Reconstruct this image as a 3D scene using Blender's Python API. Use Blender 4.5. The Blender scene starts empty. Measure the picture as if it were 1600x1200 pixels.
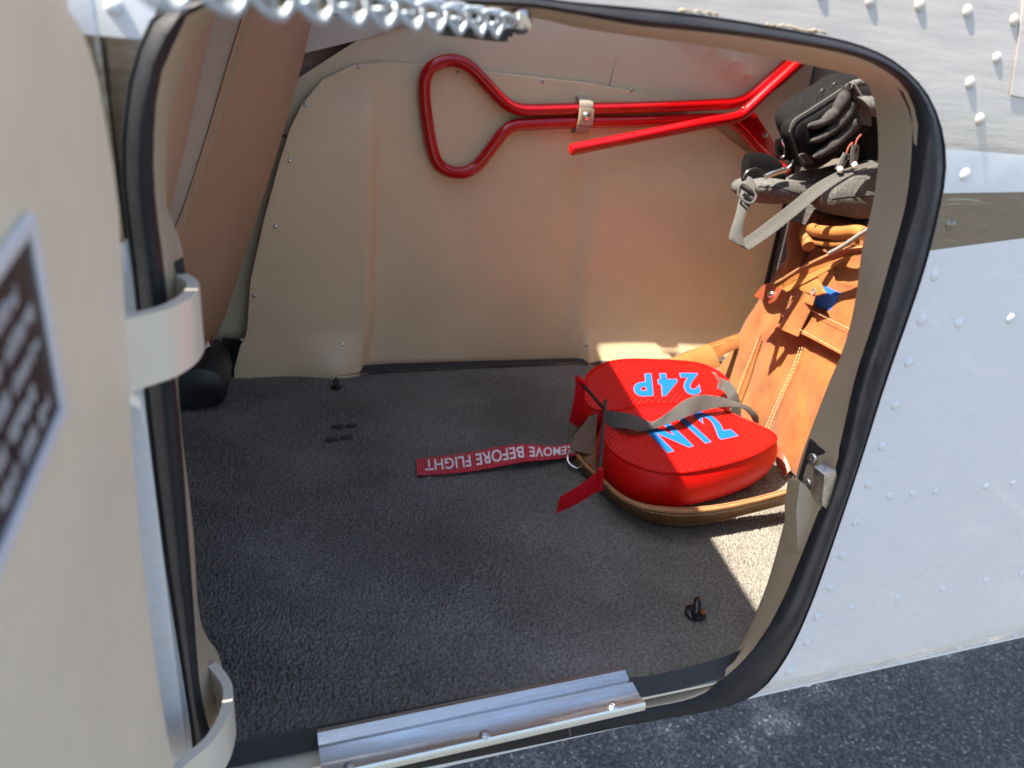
import bpy, bmesh, math, random
from mathutils import Vector, Matrix, noise
from mathutils.bvhtree import BVHTree

random.seed(7)
scene = bpy.context.scene
COL = scene.collection

# ------------------------------------------------------------------ camera
cd = bpy.data.cameras.new('camera')
cam = bpy.data.objects.new('camera', cd)
COL.objects.link(cam)
cam.matrix_world = Matrix(((0.94471573, 0.04654621, -0.32456993, 0.0),
                           (-0.31491317, 0.40453002, -0.85859487, -0.42),
                           (0.09133394, 0.91333943, 0.39682389, 0.51),
                           (0, 0, 0, 1)))
cd.sensor_width = 36.0
cd.lens = 25.417
cd.clip_start = 0.01
cd.clip_end = 500.0
cd.dof.use_dof = True
cd.dof.focus_distance = 0.80
cd.dof.aperture_fstop = 6.0
scene.camera = cam

# ------------------------------------------------------------------ sky and sun
SUN_DIR = Vector((-0.58, 0.008, 1.0)).normalized()      # towards the sun
world = bpy.data.worlds.new('World')
scene.world = world
world.use_nodes = True
wn = world.node_tree
sky = wn.nodes.new('ShaderNodeTexSky')
sky.sky_type = 'NISHITA'
sky.sun_disc = False
sky.sun_elevation = math.asin(SUN_DIR.z)
sky.sun_rotation = math.atan2(SUN_DIR.x, SUN_DIR.y)
sky.air_density = 1.0
sky.dust_density = 1.8
sky.ozone_density = 0.3
bg = wn.nodes['Background']
wn.links.new(sky.outputs['Color'], bg.inputs['Color'])
bg.inputs['Strength'].default_value = 0.10

sl = bpy.data.lights.new('sun', 'SUN')
sl.energy = 5.0
sl.angle = math.radians(0.5)
sl.color = (1.0, 0.92, 0.79)
sun = bpy.data.objects.new('sun', sl)
COL.objects.link(sun)
sun.rotation_euler = SUN_DIR.to_track_quat('Z', 'Y').to_euler()
sun.location = (-3, 0, 6)

scene.view_settings.view_transform = 'Standard'
scene.view_settings.look = 'None'
scene.view_settings.exposure = 1.85
scene.view_settings.gamma = 1.0
scene.view_settings.use_curve_mapping = False
scene.render.engine = 'CYCLES'
scene.cycles.max_bounces = 12
scene.cycles.diffuse_bounces = 8
scene.cycles.use_denoising = True


# ------------------------------------------------------------------ materials
def mat(name, col, rough=0.5, metal=0.0, coat=0.0, var=0.0, vscale=8.0, bump=0.0, bscale=200.0,
        bdist=0.001, spec=0.5, sheen=0.0, col2=None, coords='Object', detail=4.0, stretch=None, bkind='noise',
        bump2=0.0, b2scale=6.0, b2dist=0.004, rvar=0.0):
    m = bpy.data.materials.new(name)
    m.use_nodes = True
    nt = m.node_tree
    b = nt.nodes['Principled BSDF']
    b.inputs['Base Color'].default_value = (*col, 1)
    b.inputs['Roughness'].default_value = rough
    b.inputs['Metallic'].default_value = metal
    b.inputs['Coat Weight'].default_value = coat
    b.inputs['Coat Roughness'].default_value = 0.08
    b.inputs['Specular IOR Level'].default_value = spec
    b.inputs['Sheen Weight'].default_value = sheen
    tc = nt.nodes.new('ShaderNodeTexCoord')
    src = tc.outputs[coords]
    if stretch:
        mp = nt.nodes.new('ShaderNodeMapping')
        mp.inputs['Scale'].default_value = stretch
        nt.links.new(src, mp.inputs['Vector'])
        ssrc = mp.outputs['Vector']
    else:
        ssrc = src
    if var > 0 or col2:
        n = nt.nodes.new('ShaderNodeTexNoise')
        n.inputs['Scale'].default_value = vscale
        n.inputs['Detail'].default_value = detail
        n.inputs['Roughness'].default_value = 0.6
        nt.links.new(ssrc, n.inputs['Vector'])
        r = nt.nodes.new('ShaderNodeValToRGB')
        r.color_ramp.elements[0].position = 0.3
        r.color_ramp.elements[1].position = 0.7
        c2 = col2 if col2 else tuple(min(1, c * (1 + var)) for c in col)
        c1 = col if col2 else tuple(c * (1 - var) for c in col)
        r.color_ramp.elements[0].color = (*c1, 1)
        r.color_ramp.elements[1].color = (*c2, 1)
        nt.links.new(n.outputs['Fac'], r.inputs['Fac'])
        nt.links.new(r.outputs['Color'], b.inputs['Base Color'])
    if rvar > 0:
        n = nt.nodes.new('ShaderNodeTexNoise')
        n.inputs['Scale'].default_value = 14
        n.inputs['Detail'].default_value = 6
        nt.links.new(ssrc, n.inputs['Vector'])
        mr = nt.nodes.new('ShaderNodeMapRange')
        mr.inputs['From Min'].default_value = 0.35
        mr.inputs['From Max'].default_value = 0.7
        mr.inputs['To Min'].default_value = max(0, rough - rvar)
        mr.inputs['To Max'].default_value = rough + rvar
        nt.links.new(n.outputs['Fac'], mr.inputs['Value'])
        nt.links.new(mr.outputs['Result'], b.inputs['Roughness'])
    last = None
    if bump2 > 0:
        n = nt.nodes.new('ShaderNodeTexNoise')
        n.inputs['Scale'].default_value = b2scale
        n.inputs['Detail'].default_value = 2
        nt.links.new(src, n.inputs['Vector'])
        bp = nt.nodes.new('ShaderNodeBump')
        bp.inputs['Strength'].default_value = bump2
        bp.inputs['Distance'].default_value = b2dist
        nt.links.new(n.outputs['Fac'], bp.inputs['Height'])
        last = bp
    if bump > 0:
        if bkind == 'noise':
            n = nt.nodes.new('ShaderNodeTexNoise')
            n.inputs['Detail'].default_value = 3
            o = n.outputs['Fac']
        else:
            n = nt.nodes.new('ShaderNodeTexVoronoi')
            o = n.outputs['Distance']
        n.inputs['Scale'].default_value = bscale
        nt.links.new(ssrc, n.inputs['Vector'])
        bp = nt.nodes.new('ShaderNodeBump')
        bp.inputs['Strength'].default_value = bump
        bp.inputs['Distance'].default_value = bdist
        nt.links.new(o, bp.inputs['Height'])
        if last:
            nt.links.new(last.outputs['Normal'], bp.inputs['Normal'])
        last = bp
    if last:
        nt.links.new(last.outputs['Normal'], b.inputs['Normal'])
    return m


def weave_mat(name, c1, c2, su, sv, rough=0.8, depth=0.0006, diag=0.0, sheen=0.2, bump=0.8):
    """woven webbing: two crossed wave patterns on the strap's own UV (in metres)"""
    m = bpy.data.materials.new(name)
    m.use_nodes = True
    nt = m.node_tree
    b = nt.nodes['Principled BSDF']
    b.inputs['Roughness'].default_value = rough
    b.inputs['Sheen Weight'].default_value = sheen
    tc = nt.nodes.new('ShaderNodeTexCoord')
    sp = nt.nodes.new('ShaderNodeSeparateXYZ')
    nt.links.new(tc.outputs['UV'], sp.inputs[0])

    def M(op, a, c=None):
        n = nt.nodes.new('ShaderNodeMath')
        n.operation = op
        for i, q in enumerate((a, c)):
            if q is None:
                continue
            if isinstance(q, (int, float)):
                n.inputs[i].default_value = q
            else:
                nt.links.new(q, n.inputs[i])
        return n.outputs[0]
    u, v = sp.outputs['X'], sp.outputs['Y']
    u2 = M('ADD', u, M('MULTIPLY', v, diag))
    v2 = M('SUBTRACT', v, M('MULTIPLY', u, diag))
    w = M('SINE', M('MULTIPLY', u2, su))
    if sv > 0:
        w = M('MULTIPLY', w, M('SINE', M('MULTIPLY', v2, sv)))
    h = M('ADD', M('MULTIPLY', w, 0.5), 0.5)
    r = nt.nodes.new('ShaderNodeValToRGB')
    r.color_ramp.elements[0].color = (*c1, 1)
    r.color_ramp.elements[1].color = (*c2, 1)
    nt.links.new(h, r.inputs['Fac'])
    nt.links.new(r.outputs['Color'], b.inputs['Base Color'])
    bp = nt.nodes.new('ShaderNodeBump')
    bp.inputs['Strength'].default_value = bump
    bp.inputs['Distance'].default_value = depth
    nt.links.new(h, bp.inputs['Height'])
    nt.links.new(bp.outputs['Normal'], b.inputs['Normal'])
    return m


BEIGE = mat('beige_plastic', (0.70, 0.60, 0.435), 0.5, var=0.04, vscale=5, bump=0.25, bscale=700, bdist=0.0006)
LINING = mat('lining_plastic', (0.64, 0.52, 0.335), 0.44, rvar=0.10, var=0.06, vscale=7, bump=0.22, bscale=600, bdist=0.0006,
             bump2=0.15, b2scale=7, b2dist=0.012)
LINING2 = mat('upper_lining_vinyl', (0.57, 0.48, 0.33), 0.5, var=0.05, vscale=5, bump=0.3, bscale=450, bdist=0.0008,
              bump2=0.2, b2scale=9, b2dist=0.008)
TRIM = mat('window_trim', (0.52, 0.49, 0.42), 0.5, var=0.03, bump=0.2, bscale=500)
SEAT = mat('seat_vinyl', (0.42, 0.295, 0.195), 0.5, var=0.06, vscale=6, bump=0.35, bscale=500, bdist=0.0006)
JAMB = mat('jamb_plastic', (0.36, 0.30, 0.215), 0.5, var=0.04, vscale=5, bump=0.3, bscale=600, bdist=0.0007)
DOORBEIGE = mat('door_panel_plastic', (0.78, 0.69, 0.525), 0.5, var=0.07, vscale=9, bump=0.25, bscale=700, bdist=0.0006)
SEATGREY = mat('seat_strip', (0.40, 0.34, 0.28), 0.6, var=0.06, vscale=20, bump=0.5, bscale=700, bdist=0.0008)
DARKTRIM = mat('dark_gusset', (0.17, 0.115, 0.095), 0.8, var=0.1)
RUBBER = mat('black_rubber', (0.015, 0.016, 0.020), 0.55, spec=0.25, var=0.3, vscale=30, bump=0.2, bscale=300, rvar=0.12)
BLACK = mat('black_plastic', (0.012, 0.013, 0.016), 0.4, bump=0.2, bscale=500)
BLACKGLOSS = mat('black_gloss', (0.012, 0.012, 0.013), 0.15)
DARK = mat('hollow_shade', (0.02, 0.018, 0.016), 0.8)  # flat dark colour standing in for shade inside slots
ALU = mat('aluminium', (0.60, 0.645, 0.65), 0.33, metal=1.0, var=0.06, vscale=60, stretch=(1, 14, 14), rvar=0.14,
          bump=0.15, bscale=300, bdist=0.0004)
STEEL = mat('screw_steel', (0.55, 0.54, 0.52), 0.28, metal=1.0)
WORN = mat('worn_steel', (0.45, 0.42, 0.37), 0.38, metal=1.0, var=0.35, vscale=90)
BRASS = mat('nickel', (0.75, 0.72, 0.66), 0.18, metal=1.0)
WHITE = mat('white_paint', (0.63, 0.65, 0.665), 0.42, coat=0.2, var=0.02)
HINGE = mat('hinge_paint', (0.66, 0.61, 0.51), 0.38, coat=0.3, var=0.02)
REDGLOSS = mat('red_gloss_paint', (0.40, 0.002, 0.004), 0.22, coat=0.6, spec=0.3, var=0.06, vscale=20)
REDVINYL = mat('red_vinyl', (0.56, 0.003, 0.002), 0.5, spec=0.2, var=0.04, vscale=12)
REDPLAIN = mat('red_vinyl_side', (0.56, 0.003, 0.002), 0.46, spec=0.25, var=0.05, vscale=12, bump=0.35, bscale=420,
               bdist=0.0006)
REDFLAG = mat('red_flag_vinyl', (0.46, 0.003, 0.010), 0.5, spec=0.2, var=0.06)
BLUEINK = mat('light_blue_vinyl', (0.004, 0.105, 0.34), 0.6, spec=0.2)
PALEINK = mat('pale_border_vinyl', (0.20, 0.15, 0.27), 0.6, spec=0.2)
WHITEINK = mat('white_thread', (0.78, 0.74, 0.76), 0.7)
LEATHER = mat('tan_leather', (0.175, 0.049, 0.006), 0.75, col2=(0.315, 0.105, 0.015), vscale=22, detail=12,
              bump=0.7, bscale=240, bdist=0.0010, bump2=0.35, b2scale=20, b2dist=0.006, sheen=0.15)
LEATHERED = mat('red_brown_leather', (0.20, 0.045, 0.018), 0.45, var=0.12, vscale=30, bump=0.4, bscale=300)
LEATHEREDGE = mat('raw_leather_edge', (0.33, 0.15, 0.06), 0.8, var=0.15, vscale=60, bump=0.4, bscale=500)
LEATHERPALE = mat('pale_leather', (0.31, 0.125, 0.03), 0.6, var=0.12, vscale=40, bump=0.5, bscale=260)
SHADEBAND = mat('shaded_brown_leather', (0.13, 0.058, 0.018), 0.42, col2=(0.20, 0.095, 0.03), vscale=20, bump=0.4, bscale=260)  # brown leather, base colour lowered to carry the shade on it
STITCH = mat('cream_thread', (0.50, 0.36, 0.18), 0.8)
STITCHGREY = mat('grey_thread', (0.25, 0.23, 0.20), 0.8)
GREYCLOTH = mat('grey_felt', (0.06, 0.058, 0.056), 0.95, spec=0.1, col2=(0.15, 0.145, 0.138), vscale=260, detail=8, bump=0.9, bscale=500,
                bdist=0.0016, sheen=0.05)
DARKCLOTH = mat('black_canvas', (0.006, 0.006, 0.0065), 0.95, spec=0.1, col2=(0.014, 0.013, 0.0135), vscale=120, detail=6, bump=0.7,
                bscale=700, bdist=0.001, sheen=0.0)
PLEATCLOTH = mat('charcoal_canvas', (0.032, 0.030, 0.030), 0.95, spec=0.1, col2=(0.075, 0.070, 0.068), vscale=160, detail=6, bump=0.7,
                 bscale=700, bdist=0.001, sheen=0.0)
FRAYED = mat('frayed_grey_canvas', (0.06, 0.058, 0.056), 0.95, spec=0.1, col2=(0.18, 0.175, 0.17), vscale=220, detail=8, bump=1.0, bscale=420,
             bdist=0.003, sheen=0.1)
BLUEPLASTIC = mat('blue_plastic', (0.03, 0.16, 0.52), 0.35)
PAPER = mat('white_label', (0.72, 0.68, 0.64), 0.7)
FRAMEALU = mat('placard_edge', (0.70, 0.71, 0.74), 0.5, metal=0.1)
PRINT = mat('worn_print', (0.48, 0.49, 0.51), 0.7)
PLACARD = mat('placard_black', (0.022, 0.019, 0.021), 0.35)
BINDING = weave_mat('black_binding', (0.007, 0.008, 0.010), (0.02, 0.021, 0.026), 1700, 1700, 0.7, 0.0006, 0.6)
WEBBLACK = weave_mat('black_webbing', (0.006, 0.006, 0.006), (0.07, 0.067, 0.060), 1450, 1450, 0.6, 0.0012, 0.35)
WEBGREY = weave_mat('grey_webbing', (0.022, 0.021, 0.020), (0.095, 0.09, 0.08), 1450, 1450, 0.75, 0.0007, 0.4)
WEBBROWN = weave_mat('brown_webbing', (0.11, 0.068, 0.04), (0.19, 0.125, 0.08), 3000, 3000, 0.8, 0.0006, 0.2)
REDRIB = weave_mat('red_ribbed_webbing', (0.33, 0.004, 0.018), (0.66, 0.012, 0.04), 1500, 0, 0.55, 0.0008)


def carbon_mat():
    """red vinyl embossed with a slanting carbon weave"""
    m = mat('red_carbon_vinyl', (0.56, 0.003, 0.002), 0.38, spec=0.35)
    nt = m.node_tree
    b = nt.nodes['Principled BSDF']
    tc = nt.nodes.new('ShaderNodeTexCoord')
    mp = nt.nodes.new('ShaderNodeMapping')
    mp.inputs['Rotation'].default_value = (0, 0, math.radians(52))
    nt.links.new(tc.outputs['Object'], mp.inputs['Vector'])
    w = nt.nodes.new('ShaderNodeTexWave')
    w.inputs['Scale'].default_value = 46
    w.inputs['Distortion'].default_value = 0.3
    nt.links.new(mp.outputs['Vector'], w.inputs['Vector'])
    w2 = nt.nodes.new('ShaderNodeTexWave')
    w2.bands_direction = 'Y'
    w2.inputs['Scale'].default_value = 130
    nt.links.new(mp.outputs['Vector'], w2.inputs['Vector'])
    mu = nt.nodes.new('ShaderNodeMath')
    mu.operation = 'MULTIPLY_ADD'
    nt.links.new(w2.outputs['Fac'], mu.inputs[0])
    mu.inputs[1].default_value = 0.35
    nt.links.new(w.outputs['Fac'], mu.inputs[2])
    bp = nt.nodes.new('ShaderNodeBump')
    bp.inputs['Strength'].default_value = 0.95
    bp.inputs['Distance'].default_value = 0.0008
    nt.links.new(mu.outputs[0], bp.inputs['Height'])
    nt.links.new(bp.outputs['Normal'], b.inputs['Normal'])
    return m


REDCARBON = carbon_mat()


def carpet_mat():
    m = mat('grey_loop_carpet', (0.112, 0.104, 0.092), 0.95, spec=0.1, col2=(0.25, 0.234, 0.202), vscale=300, detail=3,
            bump=0.6, bscale=1500, bdist=0.0004)
    nt = m.node_tree
    b = nt.nodes['Principled BSDF']
    src = b.inputs['Base Color'].links[0].from_socket
    tc = nt.nodes.new('ShaderNodeTexCoord')
    st = nt.nodes.new('ShaderNodeTexNoise')
    st.inputs['Scale'].default_value = 6
    st.inputs['Detail'].default_value = 5
    nt.links.new(tc.outputs['Object'], st.inputs['Vector'])
    sr = nt.nodes.new('ShaderNodeValToRGB')
    sr.color_ramp.elements[0].position = 0.34
    sr.color_ramp.elements[0].color = (0.70, 0.68, 0.655, 1)
    sr.color_ramp.elements[1].position = 0.6
    sr.color_ramp.elements[1].color = (1, 1, 1, 1)
    nt.links.new(st.outputs['Fac'], sr.inputs['Fac'])
    mm = nt.nodes.new('ShaderNodeMix')
    mm.data_type = 'RGBA'
    mm.blend_type = 'MULTIPLY'
    mm.inputs['Factor'].default_value = 1
    nt.links.new(src, mm.inputs['A'])
    nt.links.new(sr.outputs['Color'], mm.inputs['B'])
    nt.links.new(mm.outputs['Result'], b.inputs['Base Color'])
    return m


CARPET = carpet_mat()
DARKCARPET = mat('dark_carpet', (0.055, 0.05, 0.048), 0.95, col2=(0.13, 0.118, 0.11), vscale=300, detail=3, bump=1.0, bscale=380,
                 bdist=0.002, bkind='voronoi')


def skin_mat():
    """glossy white aircraft paint with the metallic taupe band and stripe; a paint scheme laid out in metres"""
    m = bpy.data.materials.new('fuselage_paint')
    m.use_nodes = True
    nt = m.node_tree
    b = nt.nodes['Principled BSDF']
    b.inputs['Coat Weight'].default_value = 0.6
    b.inputs['Coat Roughness'].default_value = 0.04
    tc = nt.nodes.new('ShaderNodeTexCoord')
    sp = nt.nodes.new('ShaderNodeSeparateXYZ')
    nt.links.new(tc.outputs['Object'], sp.inputs[0])

    def M(op, a, c=None):
        n = nt.nodes.new('ShaderNodeMath')
        n.operation = op
        for i, q in enumerate((a, c)):
            if q is None:
                continue
            if isinstance(q, (int, float)):
                n.inputs[i].default_value = q
            else:
                nt.links.new(q, n.inputs[i])
        return n.outputs[0]
    x, z = sp.outputs['X'], sp.outputs['Z']
    aft = M('GREATER_THAN', x, 0.2)
    over = M('MAXIMUM', M('SUBTRACT', x, 0.48), 0.0)
    low = M('ADD', M('MULTIPLY', over, 0.12), 0.4105)
    high = M('ADD', M('ADD', M('MULTIPLY', M('SUBTRACT', 1.0, aft), 0.052), 0.455), M('MULTIPLY', over, 0.05))
    stripe = M('MULTIPLY', M('GREATER_THAN', z, low), M('LESS_THAN', z, high))
    upper = M('GREATER_THAN', z, M('ADD', M('MULTIPLY', M('SUBTRACT', 1.0, aft), 0.056), 0.4865))
    mx = nt.nodes.new('ShaderNodeMix')
    mx.data_type = 'RGBA'
    mx.inputs['A'].default_value = (0.63, 0.65, 0.665, 1)
    mx.inputs['B'].default_value = (0.44, 0.40, 0.355, 1)
    nt.links.new(upper, mx.inputs['Factor'])
    m2 = nt.nodes.new('ShaderNodeMix')
    m2.data_type = 'RGBA'
    nt.links.new(mx.outputs['Result'], m2.inputs['A'])
    m2.inputs['B'].default_value = (0.20, 0.18, 0.15, 1)
    nt.links.new(stripe, m2.inputs['Factor'])
    nt.links.new(m2.outputs['Result'], b.inputs['Base Color'])
    nt.links.new(M('ADD', M('MULTIPLY', stripe, 0.9), M('MULTIPLY', upper, 0.05)), b.inputs['Metallic'])
    # fine rubbed haze in the gloss
    n = nt.nodes.new('ShaderNodeTexNoise')
    n.inputs['Scale'].default_value = 34
    n.inputs['Detail'].default_value = 9
    n.inputs['Roughness'].default_value = 0.68
    mp = nt.nodes.new('ShaderNodeMapping')
    mp.inputs['Scale'].default_value = (0.4, 1, 2.8)
    nt.links.new(tc.outputs['Object'], mp.inputs['Vector'])
    nt.links.new(mp.outputs['Vector'], n.inputs['Vector'])
    mr = nt.nodes.new('ShaderNodeMapRange')
    mr.inputs['From Min'].default_value = 0.3
    mr.inputs['From Max'].default_value = 0.7
    mr.inputs['To Min'].default_value = 0.10
    mr.inputs['To Max'].default_value = 0.50
    nt.links.new(n.outputs['Fac'], mr.inputs['Value'])
    nt.links.new(M('MULTIPLY', mr.outputs['Result'], M('SUBTRACT', 1.0, M('MULTIPLY', stripe, 0.55))), b.inputs['Roughness'])
    n3 = nt.nodes.new('ShaderNodeTexNoise')
    n3.inputs['Scale'].default_value = 9
    n3.inputs['Detail'].default_value = 2
    nt.links.new(tc.outputs['Object'], n3.inputs['Vector'])
    bp = nt.nodes.new('ShaderNodeBump')
    bp.inputs['Strength'].default_value = 0.35
    bp.inputs['Distance'].default_value = 0.006
    ms = nt.nodes.new('ShaderNodeMapping')
    ms.inputs['Scale'].default_value = (1.0, 1.0, 7.0)
    nt.links.new(tc.outputs['Object'], ms.inputs['Vector'])
    n4 = nt.nodes.new('ShaderNodeTexNoise')
    n4.inputs['Scale'].default_value = 14
    n4.inputs['Detail'].default_value = 4
    nt.links.new(ms.outputs['Vector'], n4.inputs['Vector'])
    nt.links.new(M('ADD', n3.outputs['Fac'], M('MULTIPLY', n4.outputs['Fac'], M('ADD', M('MULTIPLY', stripe, 0.55), M('MULTIPLY', upper, 0.25)))), bp.inputs['Height'])
    nt.links.new(bp.outputs['Normal'], b.inputs['Normal'])
    nt.links.new(bp.outputs['Normal'], b.inputs['Coat Normal'])
    return m


SKIN = skin_mat()


def asphalt_mat():
    m = mat('asphalt', (0.055, 0.055, 0.057), 0.9, bump=0.9, bscale=260, bdist=0.004)
    nt = m.node_tree
    b = nt.nodes['Principled BSDF']
    tc = nt.nodes.new('ShaderNodeTexCoord')
    v = nt.nodes.new('ShaderNodeTexVoronoi')
    v.inputs['Scale'].default_value = 190
    nt.links.new(tc.outputs['Object'], v.inputs['Vector'])
    r = nt.nodes.new('ShaderNodeValToRGB')
    r.color_ramp.interpolation = 'CONSTANT'
    e = r.color_ramp.elements
    e[0].color = (0.055, 0.056, 0.058, 1)
    e[1].position = 0.45
    e[1].color = (0.105, 0.106, 0.107, 1)
    q = e.new(0.78)
    q.color = (0.16, 0.155, 0.148, 1)
    q = e.new(0.965)
    q.color = (0.34, 0.32, 0.30, 1)
    sc = nt.nodes.new('ShaderNodeSeparateColor')
    nt.links.new(v.outputs['Color'], sc.inputs[0])
    nt.links.new(sc.outputs[0], r.inputs['Fac'])
    n = nt.nodes.new('ShaderNodeTexNoise')
    n.inputs['Scale'].default_value = 5
    n.inputs['Detail'].default_value = 6
    nt.links.new(tc.outputs['Object'], n.inputs['Vector'])
    r2 = nt.nodes.new('ShaderNodeValToRGB')
    r2.color_ramp.elements[0].position = 0.3
    r2.color_ramp.elements[0].color = (0.65, 0.65, 0.65, 1)
    r2.color_ramp.elements[1].position = 0.60
    r2.color_ramp.elements[1].color = (1.05, 1.05, 1.05, 1)
    e2 = r2.color_ramp.elements.new(0.70)
    e2.color = (2.3, 2.25, 2.15, 1)
    nt.links.new(n.outputs['Fac'], r2.inputs['Fac'])
    mm = nt.nodes.new('ShaderNodeMix')
    mm.data_type = 'RGBA'
    mm.blend_type = 'MULTIPLY'
    mm.inputs['Factor'].default_value = 1
    nt.links.new(r.outputs['Color'], mm.inputs['A'])
    nt.links.new(r2.outputs['Color'], mm.inputs['B'])
    nt.links.new(mm.outputs['Result'], b.inputs['Base Color'])
    return m


ASPHALT = asphalt_mat()


# ------------------------------------------------------------------ helpers
def sstep(a, b, x):
    t = max(0.0, min(1.0, (x - a) / (b - a)))
    return t * t * (3 - 2 * t)


LOCS = {}


def thing(name, label, cat, loc=(0, 0, 0), group=None):
    o = bpy.data.objects.new(name, None)
    o.empty_display_size = 0.05
    COL.objects.link(o)
    o.location = loc
    LOCS[o.name] = Vector(loc)
    tag(o, label, cat, group)
    return o


def tag(o, label, cat=None, group=None):
    o['label'] = label
    if cat:
        o['category'] = cat
    if group:
        o['group'] = group
    return o


def adopt(o, parent):
    if parent:
        o.parent = parent
        o.matrix_parent_inverse = Matrix.Translation(-LOCS.get(parent.name, Vector((0, 0, 0))))
    return o


def link_mesh(name, me, m, parent=None):
    o = bpy.data.objects.new(name, me)
    COL.objects.link(o)
    if m and not me.materials:
        me.materials.append(m)
    adopt(o, parent)
    return o


def mesh(name, verts, faces, m, parent=None, smooth=True, recalc=True, uv=None, sharp=35):
    me = bpy.data.meshes.new(name)
    me.from_pydata([tuple(v) for v in verts], [], faces)
    if uv:
        ul = me.uv_layers.new(name='UVMap')
        for l in me.loops:
            ul.data[l.index].uv = uv[l.vertex_index]
    if recalc:
        bm = bmesh.new()
        bm.from_mesh(me)
        bmesh.ops.recalc_face_normals(bm, faces=bm.faces)
        bm.to_mesh(me)
        bm.free()
    if smooth:
        me.shade_smooth()
        if sharp:
            me.set_sharp_from_angle(angle=math.radians(sharp))
    me.materials.append(m)
    return link_mesh(name, me, None, parent)


def bm_obj(name, bm, m, parent=None, smooth=True, sharp=35):
    bmesh.ops.recalc_face_normals(bm, faces=bm.faces)
    me = bpy.data.meshes.new(name)
    bm.to_mesh(me)
    bm.free()
    if smooth:
        me.shade_smooth()
        if sharp:
            me.set_sharp_from_angle(angle=math.radians(sharp))
    me.materials.append(m)
    return link_mesh(name, me, None, parent)


def spline(pts, n, closed=False):
    """centripetal-ish Catmull-Rom through pts, n samples evenly spaced along the length"""
    P = [Vector(p) for p in pts]
    k = len(P)
    if k == 2:
        return [P[0].lerp(P[1], i / (n - 1)) for i in range(n)]
    fine = []
    segs = k if closed else k - 1
    for i in range(segs):
        if closed:
            a, b, c, d = P[(i - 1) % k], P[i], P[(i + 1) % k], P[(i + 2) % k]
        else:
            a = P[i - 1] if i > 0 else P[0] * 2 - P[1]
            b, c = P[i], P[i + 1]
            d = P[i + 2] if i + 2 < k else P[k - 1] * 2 - P[k - 2]
        for s in range(24):
            t = s / 24
            fine.append(0.5 * ((2 * b) + (c - a) * t + (2 * a - 5 * b + 4 * c - d) * t * t + (3 * b - a - 3 * c + d) * t ** 3))
    fine.append(P[0].copy() if closed else P[-1].copy())
    L = [0.0]
    for i in range(1, len(fine)):
        L.append(L[-1] + (fine[i] - fine[i - 1]).length)
    out = []
    j = 0
    m = n if closed else n - 1
    for i in range(n):
        s = L[-1] * i / m
        while j < len(L) - 2 and L[j + 1] < s:
            j += 1
        d = L[j + 1] - L[j]
        out.append(fine[j].lerp(fine[j + 1], (s - L[j]) / d if d > 1e-9 else 0))
    return out


def tube_geo(path, r, seg=10, closed=False, caps=True):
    n = len(path)
    V, F = [], []
    up = None
    for i in range(n):
        if closed:
            t = path[(i + 1) % n] - path[i - 1]
        else:
            t = path[min(i + 1, n - 1)] - path[max(i - 1, 0)]
        t.normalize()
        if up is None:
            up = Vector((0, 0, 1)) if abs(t.z) < 0.9 else Vector((0, 1, 0))
        up = (up - t * up.dot(t)).normalized()
        s = t.cross(up)
        rr = r[i] if isinstance(r, (list, tuple)) else r
        for k in range(seg):
            a = 2 * math.pi * k / seg
            V.append(path[i] + (up * math.cos(a) + s * math.sin(a)) * rr)
    rings = n if closed else n - 1
    for i in range(rings):
        for k in range(seg):
            a, b = i * seg + k, i * seg + (k + 1) % seg
            c, d = ((i + 1) % n) * seg + (k + 1) % seg, ((i + 1) % n) * seg + k
            F.append((a, b, c, d))
    if caps and not closed:
        F.append(tuple(range(seg)))
        F.append(tuple((n - 1) * seg + k for k in range(seg)))
    return V, F


def tube(name, path, r, m, parent=None, seg=12, closed=False):
    V, F = tube_geo(path, r, seg, closed)
    return mesh(name, V, F, m, parent, sharp=50)


def loft(name, loops, m, parent=None, cap0=True, cap1=True, closed=True, sharp=40, smooth=True):
    n = len(loops[0])
    V = [p for l in loops for p in l]
    F = []
    for i in range(len(loops) - 1):
        for k in range(n if closed else n - 1):
            a, b = i * n + k, i * n + (k + 1) % n
            F.append((a, b, b + n, a + n))
    if cap0:
        F.append(tuple(range(n)))
    if cap1:
        F.append(tuple((len(loops) - 1) * n + k for k in range(n)))
    return mesh(name, V, F, m, parent, smooth=smooth, sharp=sharp)


def ribbon(name, A, B, th, m, parent=None, n=40, across=5, bow=0.0, round_=True):
    """flat strap between two edge curves A and B, with thickness th and bow (convexity)"""
    a, b = spline(A, n), spline(B, n)
    V, F, UV = [], [], []
    L = 0.0
    ring = 2 * (across + 1)
    for i in range(n):
        t = (a[min(i + 1, n - 1)] + b[min(i + 1, n - 1)]) - (a[max(i - 1, 0)] + b[max(i - 1, 0)])
        w = b[i] - a[i]
        nn = t.cross(w).normalized()
        if i:
            L += ((a[i] + b[i]) * 0.5 - (a[i - 1] + b[i - 1]) * 0.5).length
        for side in (1, -1):
            for k in range(across + 1):
                f = k / across if side == 1 else 1 - k / across
                c = bow * (1 - (2 * f - 1) ** 2)
                e = 0.35 if (round_ and k in (0, across)) else 1.0
                V.append(a[i] + w * f + nn * (side * th * 0.5 * e + c))
                UV.append((L, f * w.length))
    for i in range(n - 1):
        for k in range(ring):
            p, q = i * ring + k, i * ring + (k + 1) % ring
            F.append((p, q, q + ring, p + ring))
    F.append(tuple(range(ring)))
    F.append(tuple((n - 1) * ring + k for k in range(ring)))
    return mesh(name, V, F, m, parent, uv=UV, sharp=45)


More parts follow.
